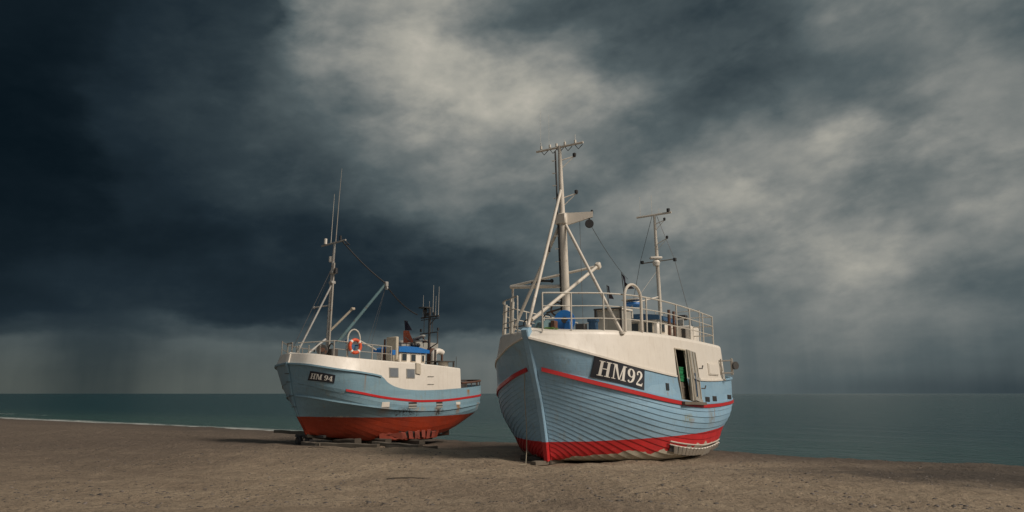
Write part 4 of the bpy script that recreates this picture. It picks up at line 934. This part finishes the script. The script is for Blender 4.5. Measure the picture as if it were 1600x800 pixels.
b1 = MB().tube([sp_(3.95), (-1.35, .62, 4.85)], .045, 8).build('short_boom', 'beige', ms); MB().box((-1.36, .65, 4.86), (.14, .14, .1), None, .02).build('boom_head', 'beige', b1)
b2 = MB().tube([(-1.1, .1, 3.55), (-2.5, 1.2, 5.92)], [.07, .055], 10).build('derrick_boom', 'teal', ms); MB().box((-2.52, 1.22, 5.92), (.14, .16, .2), None, .02).lathe((-2.5, 1.28, 5.75), [(0, -.03), (.07, -.03), (.07, .03), (0, .03)], (1, 0, 0)).build('boom_head', 'grey_spar', b2)
MB().tube(sag(sp_(7.52)+Vector((0, .5, 0)), (-2.5, 1.22, 5.95), .10), .028, 5).tube(sag((-2.5, 1.22, 5.9), (-5.0, .4, 4.95), .16), .028, 5).build('power_cable', 'black', ms)
MB().tube([sp_(7.5)+Vector((0, .7, 0)), sp_(7.44)+Vector((-.1, .85, -.1)), sp_(7.4)+Vector((-.1, .6, 0))], .02, 5).build('power_cable', 'black', ms)
for q in ((-1.9, .9, 3.35), (-2.4, .5, 3.3)): MB().tube([(-2.5, 1.22, 5.8), q], .008, 4).build('topping_wire', 'wire', b2)
MB().tube([(.35, .1, 2.95), (-.55, .1, 3.65)], .045, 8).build('bow_boom', 'grey_spar', S)
MB().lathe((-.35, .2, 3.22), [(0, -.12), (.2, -.12), (.21, -.09), (.12, -.05), (.12, .05), (.21, .09), (.2, .12), (0, .12)], (.7, .7, 0), 16).build('hauler_drum', 'dark', S)
MB().lathe((-.3, .3, 3.22), [(0, 0), (.08, 0), (.08, .06), (0, .06)], (.7, .7, 0)).build('drum_hub', 'brown', S)
MB().box((-.75, .3, 3.1), (.3, .35, .35), None, .03).tube(arc((-.7, .3, 3.2), (0, .2, 0), (0, 0, .28), 1, 0, 3.14), .03, 5).tube(arc((-.3, .0, 3.15), (0, .25, 0), (0, 0, .3), 1, 0, 3.14), .025, 5).build('winch_frame', 'dark', S)
MB().box((-1.6, .3, 3.35), (.3, .3, .25), None, .04).ball((-1.5, .25, 3.6), .12, 8).box((-1.8, .6, 3.45), (.2, .35, .06), None, .02).build('winch_motor', 'navy_blue', S)
ap = [Vector((-1.1, .75, 2.8)), Vector((-1.1, .75, 3.65))]+arc((-1.32, .85, 3.65), (.22, -.1, 0), (0, 0, .38), 1., 0, math.pi)+[Vector((-1.54, .95, 3.6)), Vector((-2.0, 1.4, 3.25))]
MB().tube(ap, .03, 8).build('hauling_arch', 'rail', S)
# bow gallows
for y_ in (-.75, -.45): MB().tube([(.55, y_, 2.92), (.55, y_, 3.45)], .025, 6).build('bow_post', 'dull_rail', S)
MB().tube([(.55, -.78, 3.45), (.55, -.42, 3.47)], .03, 6).build('bow_post', 'dull_rail', S)
for x_, y_ in ((.6, .1), (.45, .5), (.2, .85), (.5, -.2)): MB().tube([(x_, y_, 2.95), (x_, y_, 3.3)], .022, 6).ball((x_, y_, 3.32), .035, 6).build('bow_post', 'dull_rail', S)
MB().tube([(.78, -.4, 3.03), (.83, .1, 3.03), (.72, .6, 3.0)], .03, 6).build('bow_fairlead', 'brown', S)
MB().tube([(.82, .28, 3.0), (.86, .28, 2.75), (.82, .30, 2.62)], .015, 5).build('bow_rope', 'rope', S)
pts_ = lambda t: Vector(small.line('top', t))+Vector((0, -.10, .02))
ptn_ = lambda t: Vector(small.line('top', t)*[1, -1, 1])+Vector((0, .10, .02))
railing(S, pts_, [.10, .15, .20, .26, .31, .36], .58, .022, 'mid_rail', rails=(1., .5), t0=.10, t1=.36)
railing(S, ptn_, [.03, .1, .2, .3, .4], .55, .018, 'dull_rail', rails=(1., .5), t0=.03, t1=.4)
MB().tube([pts_(.10)+Vector((0, 0, .58)), (.56, -.05, 3.45)], .022, 6).build('hand_line', 'rail', S)
# beige locker, wheelhouse, windbreak, clutter
lk = MB().box((-3.35, .75, 3.40), (.14, .66, .94), None, .03).build('upright_locker', 'beige', S)
MB().box((-3.28, .75, 3.02), (.1, .5, .38), None, .06).build('locker_box', 'beige', lk); MB().box((-3.28, .35, 3.36), (.05, .06, .86)).build('locker_edge', 'brown', lk)
MB().box((-3.0, 1.2, 3.2), (.18, .18, .2), None, .02).build('switch_box', 'bright_blue', S)
wh = MB().box((-4.65, .1, 3.0), (1.5, 1.5, .55), None, .05).build('wheelhouse', 'cream', S)
MB().grid([[Vector((x_, y_, z_)) for x_, z_ in ((-3.78, 3.42), (-4.1, 3.52), (-4.9, 3.50), (-5.5, 3.40))] for y_ in (-.7, .95)]).grid([[Vector((x_, .95, z_)) for x_, z_ in ((-3.78, 3.42), (-4.1, 3.52), (-4.9, 3.50), (-5.5, 3.40))], [Vector((x_, .95, 3.27)) for x_ in (-3.78, -4.1, -4.9, -5.5)]]).grid([[(-3.78, -.7, 3.42), (-3.78, .95, 3.42)], [(-3.78, -.7, 3.27), (-3.78, .95, 3.27)]]).grid([[(-3.78, -.7, 3.27), (-3.78, .95, 3.27)], [(-5.5, -.7, 3.27), (-5.5, .95, 3.27)]]).build('wheelhouse_roof', 'bright_blue', wh, 0)
for c_, sz in (((-4.15, .86, 3.06), (.3, .03, .34)), ((-4.65, .86, 3.05), (.3, .03, .34)), ((-5.2, .86, 3.04), (.18, .03, .32)), ((-3.89, .5, 3.06), (.03, .3, .34)), ((-3.89, -.1, 3.06), (.03, .35, .34))):
    o = MB().box(c_, sz, None, .01).build('window_frame', 'beige', wh); MB().box((c_[0]+(.012 if sz[0] < .05 else 0), c_[1]+(.012 if sz[1] < .05 else 0), c_[2]), tuple(q-.06 if q > .05 else q for q in sz), None, .005).build('pane', 'glass', o)
MB().box((-5.9, -.55, 3.71), (2.6, .05, .34), None, .01).build('windbreak_panel', 'teal' if False else 'grey', S)
for k_ in range(3): MB().ball((-4.6-.16*k_, .6, 3.62), .09, 8).build('fender_ball', 'black', S)
MB().tube([(-5.6, .95, 2.7), (-5.6, .95, 3.45)], .05, 8).build('exhaust_pipe', 'dark', S)
MB().tube([(-5.75, .7, 2.7), (-5.75, .7, 3.25)]+[Vector((-5.75-.28*(1-math.cos(a)), .7+.0, 3.25+.16*math.sin(a))) for a in np.linspace(.3, 2.6, 6)], .13, 12).build('cowl_vent', 'cream', S)
MB().box((-5.95, .3, 3.2), (.3, .25, .7), None, .03).build('vent_trunk', 'brown', S); MB().box((-6.2, .75, 3.05), (.07, .07, .75), None).build('deck_post', 'brown', S)
p0 = MB().lathe((-5.75, 1.3, 2.68), [(0, 0), (.22, 0), (.22, .26), (0, .28)], seg=18).build('deck_drum', 'cream', S)
MB().box((-5.95, 1.72, 2.78), (.06, .06, .34)).box((-5.55, 1.3, 2.92), (.9, .9, .035)).box((-5.95, 1.0, 2.78), (.06, .06, .34)).build('deck_rack', 'dark', S)
wh.location.x = .24
# dark radar mast
rm = MB().tube([(-5.4, .25, 3.1), (-5.4, .25, 5.35)], .06, 8).build('radar_mast', 'dark', S)
MB().tube([(-5.4, -.3, 4.92), (-5.4, .85, 4.95)], .035, 6).tube([(-5.4, -.3, 4.82), (-5.4, .85, 4.85)], .02, 6).tube([(-5.4, -.35, 4.2), (-5.4, .8, 4.24)], .025, 6).tube([(-5.4, .78, 4.24), (-5.4, .78, 3.75), (-5.4, .3, 3.55)], .03, 6).tube([(-5.4, .25, 3.8), (-5.1, -.3, 3.95)], .03, 6).tube([(-5.4, .3, 4.6), (-5.4, .7, 4.93)], .02, 6).tube([(-5.4, -.1, 4.2), (-5.4, -.1, 4.9)], .015, 5).tube([(-5.4, .45, 4.2), (-5.4, .45, 4.9)], .015, 5).build('radar_crossbar', 'dark', rm)
MB().box((-5.1, -.15, 4.0), (.2, .85, .10), Matrix.Rotation(.2, 3, 'X'), .04).box((-5.15, -.15, 3.88), (.3, .9, .05), None, .02).build('radar_scanner', 'grey', rm)
MB().lathe((-5.4, -.05, 5.35), [(0, 0), (.3, 0), (.3, .03), (.08, .05), (0, .06)]).lathe((-5.4, -.05, 4.95), [(.05, 0), (.06, .1), (.1, .3), (.04, .4), (0, .4)]).build('radar_dome', 'dark', rm)
for y_, h_, r_ in ((.45, 1.4, .014), (.8, 1.3, .012), (.2, .7, .01), (-.2, 1.0, .01), (.62, .9, .01)): MB().tube([(-5.4, y_, 4.9), (-5.4, y_+.02, 4.95+h_)], [r_, r_*.5], 5).build('whip_antenna', 'rail', rm)
for y_, z_ in ((.5, 5.0), (.1, 5.0), (.8, 4.3), (-.3, 4.3)): MB().lathe((-5.4, y_, z_), [(0, 0), (.05, 0), (.05, .12), (0, .14)]).build('mast_lamp', 'black', rm)
MB().tube([(-4.6, -.2, 3.5), (-4.6, -.2, 3.85)], .02, 5).tube([(-4.5, -.5, 3.75), (-5.3, .2, 3.7)], .025, 5).tube([(-5.5, .3, 3.5), (-5.0, -.1, 4.0)], .02, 5).build('roof_rail', 'dark', wh)
rm.location.x = -.48
# stern gallows rail
e_ = [Vector(small.line('sheer', t))+Vector((0, -.04, .20)) for t in np.linspace(tes+.01, .995, 20)]; e2 = [Vector((p.x, -p.y, p.z)) for p in e_[::-1]]
sr = MB().tube(e_+e2, .045, 6).build('stern_rail', 'brown', S)
for t in np.linspace(tes+.04, .99, 5):
    for sd_ in (1, -1): p = Vector(small.line('sheer', t)*[1, sd_, 1])+Vector((0, -.04*sd_, -.05)); MB().tube([p, p+Vector((0, 0, .25))], .024, 6).build('stanchion', 'dark', sr)
MB().box((-7.0, 1.1, 1.9), (.5, .5, .5), None, .05).box((-6.6, .3, 1.85), (.4, .9, .4), None, .05).build('stern_gear', 'dark', S)
st = MB().box((-6.9, .95, 2.42), (.3, .12, .06), None).box((-6.76, .95, 2.22), (.06, .12, .44)).box((-7.04, .95, 2.22), (.06, .12, .44)).lathe((-6.9, .95, 2.25), [(0, -.05), (.11, -.05), (.11, .05), (0, .05)], (0, 1, 0)).build('stern_roller', 'dull_rail', S)
MB().tube([(-6.9, .95, 2.4), (-6.9, .95, 3.2)], .014, 5).build('stern_whip', 'wire', S)
# ---------------------------------------------------------------- loose things on and around the boats
def W(boat, p): return Matrix.Translation(boat.location) @ Matrix.Rotation(boat.rotation_euler.z, 4, 'Z') @ Vector(p)
# life ring hung on the small boat's rail
lr = empty('life_ring', W(small_boat, (-.62, 1.86, 3.30)), small_boat.rotation_euler.z); tag(lr, 'orange life ring hung on the rail of the smaller boat', 'life ring')
rows = []
for i in range(28):
    a = 2*math.pi*i/28; c_ = Vector((math.cos(a)*.24, 0, math.sin(a)*.24)); rr = .062
    rows.append([c_+Vector((math.cos(a)*math.cos(b_), math.sin(b_), math.sin(a)*math.cos(b_)))*rr for b_ in np.linspace(0, 2*math.pi, 10, endpoint=False)])
MB().grid(rows+[rows[0]], closed=True).build('ring_body', 'orange', lr)
for k_ in range(4):
    a = math.pi/4+k_*math.pi/2
    MB().tube([Vector((math.cos(a+d)*.24, 0, math.sin(a+d)*.24)) for d in (-.14, 0, .14)], .067, 10).build('reflective_band', 'letter', lr)
# pennants
def pennant(name, boat, p, q, tri, mats, label, cat='flag'):
    o = empty(name, W(boat, p), boat.rotation_euler.z); tag(o, label, cat); P = Vector(p)
    MB().tube([(0, 0, 0), Vector(q)-P], .014, 5).build('staff', 'dark', o)
    for pts, mt in zip(tri, mats):
        A, B1, C1 = [Vector(x_)-P for x_ in pts[:3]]; D1 = Vector(pts[3])-P if len(pts) > 3 else C1
        g = [[(A.lerp(B1, u)).lerp(D1.lerp(C1, u), v)+Vector((.03*math.sin(v*7+u*4), .05*math.sin(v*5+u*3), 0)) for u in np.linspace(0, 1, 7)] for v in np.linspace(0, 1, 9)]
        nn = Vector((.008, 0, 0)); mb = MB(); mb.grid(g); mb.grid([[x_-nn for x_ in r_] for r_ in g]); mb.build('cloth', mt, o)
    return o
pennant('pennant', big_boat, (-6.62, -.05, 4.3), (-6.05, .0, 5.95), [((-6.07, 0, 5.9), (-6.25, 0, 5.35), (-6.35, .3, 5.38), (-6.2, .14, 5.6))], ['flagdark'], 'dark purple pennant drooping from a slanted staff behind the hauling arch')
pennant('pennant', big_boat, (-5.7, -.35, 4.2), (-4.6, -.0, 5.3), [((-4.62, 0, 5.28), (-4.95, -.06, 4.9), (-5.0, .02, 4.86), (-4.7, .05, 5.2))], ['flagdark'], "black rolled flag on a slanting pole by the large boat's companion hood")
pennant('marker_flag', small_boat, (-5.05, -.3, 3.6), (-4.85, -.25, 4.75), [((-4.85, -.25, 4.72), (-4.87, -.26, 4.30), (-4.9, .1, 4.28), (-4.87, -.02, 4.7)), ((-4.88, -.34, 4.29), (-4.95, -.45, 3.72), (-4.95, .15, 3.78), (-4.9, .08, 4.27))], ['flagdark', 'flagred'], 'orange and black marker flag above the wheelhouse of the smaller boat')
pennant('marker_flag', small_boat, (-5.62, .18, 3.6), (-5.57, .18, 4.15), [((-5.57, .18, 4.1), (-5.57, .1, 3.75), (-5.57, .36, 3.78), (-5.57, .22, 4.05))], ['brown'], 'small brown marker flag at the foot of the dark radar mast')
# net heap on the foredeck of the large boat
nh = MB()
for k_ in range(60):
    a = rng.rand()*6.28; r_ = rng.rand()*.22; c_ = Vector((.28+r_*math.cos(a)*.7, .06+r_*math.sin(a)*1.3, 3.33+rng.rand()*.12*(1-r_)))
    nh.tube([c_+Vector((.09*math.cos(b_)+.02*rng.rand(), .13*math.sin(b_), .03*math.sin(b_*2+k_))) for b_ in np.linspace(0, 5.5, 7)], .014, 4, False)
tag(nh.build('net_heap', 'netgreen', fix=False), 'heap of green netting on the foredeck beside the stem of the large boat', 'net').matrix_world = Matrix.Translation(big_boat.location) @ Matrix.Rotation(big_boat.rotation_euler.z, 4, 'Z')
# crates inside the doorway
def crate(x_, y_, z_, lab):
    o = empty('fish_crate', W(big_boat, (x_, y_, z_)), big_boat.rotation_euler.z); tag(o, lab, 'crate', 'green fish crates inside the doorway')
    MB().box((0, 0, .02), (.72, .42, .03)).box((0, .2, .11), (.72, .03, .2)).box((0, -.2, .11), (.72, .03, .2)).box((.345, 0, .11), (.03, .4, .2)).box((-.345, 0, .11), (.03, .4, .2)).build('crate_body', 'green', o)
    MB().box((0, .0, .20), (.76, .46, .03), None, .008).box((0, .222, .13), (.76, .02, .02)).build('crate_rim', 'green', o)
    return o
crate(-4.38, 2.31, 2.06, 'green plastic fish crate inside the open doorway, lower of the two'); crate(-4.34, 2.30, 2.29, 'green plastic fish crate inside the open doorway, upper of the two')
tb = tag(MB().box((0, 0, .30), (.9, .4, .60), None, .02).box((0, .205, .12), (.86, .02, .06)).box((0, .205, .45), (.86, .02, .06)).build('wooden_box', 'timber'), 'brown wooden box under the green crates in the doorway', 'box')
tb.matrix_world = Matrix.Translation(W(big_boat, (-4.38, 2.31, 1.45))) @ Matrix.Rotation(big_boat.rotation_euler.z, 4, 'Z')
# mooring line hanging from the large bow down to the sand
p = [W(big_boat, q) for q in ((.9, -.22, 3.05), (.78, -.30, 2.5), (.55, -.42, 1.6), (.30, -.50, .8), (.2, -.55, .25))]
g0 = Vector((.36, 19.1, ground_at(.36, 19.1)+.01)); g1 = Vector((.22, 18.6, ground_at(.22, 18.6)+.015))
tag(MB().tube(p+[g0, g1], .011, 5).build('mooring_line', 'rope'), 'thin mooring line hanging from the large bow to the sand', 'rope')
p = [W(big_boat, q) for q in ((.62, .55, 3.02), (.66, .52, 2.8), (.60, .50, 2.45))]
tag(MB().tube(p, .012, 5).build('hanging_cord', 'rope'), 'short cord hanging over the port bow of the large boat', 'rope')
def log(name, p, q, w, h, mat, label, cat='timber', grp=None, endz=None):
    p = Vector(p); q = Vector(q); k = 6; rws = []
    d = (q-p).normalized(); a = d.cross(Vector((0, 0, 1))).normalized(); b_ = a.cross(d)
    for i in range(k+1):
        c_ = p.lerp(q, i/k)+a*.02*math.sin(i*1.7)+b_*.012*math.sin(i*2.3); s_ = 1-.12*abs(i/k-.5)
        rws.append([c_+a*x_*w/2*s_+b_*y_*h/2*s_ for x_, y_ in ((1, .8), (.8, 1), (-.8, 1), (-1, .8), (-1, -.8), (-.8, -1), (.8, -1), (1, -.8))])
    mb = MB(); mb.grid(rws, closed=True); mb.add(rws[0], [tuple(range(8))]); mb.add(rws[-1], [tuple(range(8))])
    return tag(mb.build(name, mat), label, cat, grp)
G = lambda x_, y_, dz=0.: (x_, y_, ground_at(x_, y_)+dz)
grp = 'timbers under the smaller boat'
log('launch_beam', (-9.5, 29.0, .22), (-7.2, 28.1, .16), .12, .12, 'timber', 'long beam poking out left from under the smaller bow', 'beam', grp)
log('upright_post', G(-8.55, 28.6, -.1), (-8.55, 28.6, .62), .34, .2, 'darktimber', 'dark upright post behind the stem of the smaller boat', 'post', grp)
log('skid_timber', G(-7.75, 27.0, .10), G(-6.7, 25.55, .03), .2, .14, 'timber', 'pale sloping skid timber just under the stem of the smaller boat', 'timber', grp)
log('skid_timber', G(-6.9, 25.7, .05), G(-4.6, 25.0, .04), .22, .15, 'timber', 'long pale skid timber lying on the sand in front of the smaller boat', 'timber', grp)
log('skid_timber', G(-4.9, 25.8, .12), G(-3.1, 24.6, .04), .24, .13, 'timber', 'grey plank sloping out of the shade below the middle of the smaller boat', 'timber', grp)
log('skid_timber', G(-4.3, 24.75, .03), G(-2.6, 25.3, .04), .2, .1, 'darktimber', 'dark plank half buried at the right end under the smaller boat', 'timber', grp)
for k_, (x_, y_) in enumerate(((-6.2, 27.2), (-5.2, 27.9), (-4.0, 28.6))):
    log('keel_block', G(x_-.5, y_+.35, .02), G(x_+.5, y_-.35, .02), .35, .38, 'darktimber', ['dark keel block nearest the stem under the smaller boat', 'dark keel block in the middle under the smaller boat', 'dark keel block furthest aft under the smaller boat'][k_], 'block', 'keel blocks under the smaller boat')
# small wheels of the launching trolley
tr = tag(empty('launch_trolley', (-7.7, 27.6, ground_at(-7.7, 27.6)), R(-30)), 'low dark launching trolley with rubber wheels under the smaller bow', 'trolley')
for x_ in (-.28, .22):
    w_ = MB().lathe((x_, -.25, .16), [(.07, -.07), (.15, -.08), (.18, -.05), (.18, .05), (.15, .08), (.07, .07)], (.2, 1, 0), 18).build('wheel', 'black', tr); MB().lathe((x_, -.25, .16), [(0, -.1), (.09, -.1), (.09, .08), (0, .08)], (.2, 1, 0), 12).build('rim', 'dark', w_)
MB().bar((-.6, -.1, .34), (.9, -.1, .34), .14, .1).bar((-.6, .3, .34), (.9, .3, .34), .14, .1).bar((.0, -.3, .3), (.0, .5, .3), .1, .1).build('frame', 'dark', tr)
# wedges under the large bow
grp = 'wedges under the large bow'
log('wedge_block', G(.55, 19.15, .03), G(1.35, 19.9, .05), .22, .12, 'timber', 'weathered grey block under the foot of the large stem', 'block', grp)
log('wedge_block', G(.25, 20.2, .05), G(.85, 20.05, .06), .2, .13, 'darktimber', 'dark block in the shade left of the large stem foot', 'block', grp)
# sticks and cord on the sand
for (a, c_, l_) in (((-2.6, 15.2), (-1.7, 15.35), 'thin stick lying on the sand in the middle foreground'), ((-6.6, 23.6), (-6.0, 23.9), 'short stick on the sand left of the smaller boat')):
    k_ = [Vector(G(a[0]+(c_[0]-a[0])*u, a[1]+(c_[1]-a[1])*u, .02)) for u in np.linspace(0, 1, 6)]
    tag(MB().tube(k_, [.014, .012, .012, .01, .008, .005], 5).build('driftwood_stick', 'darktimber'), l_, 'stick')
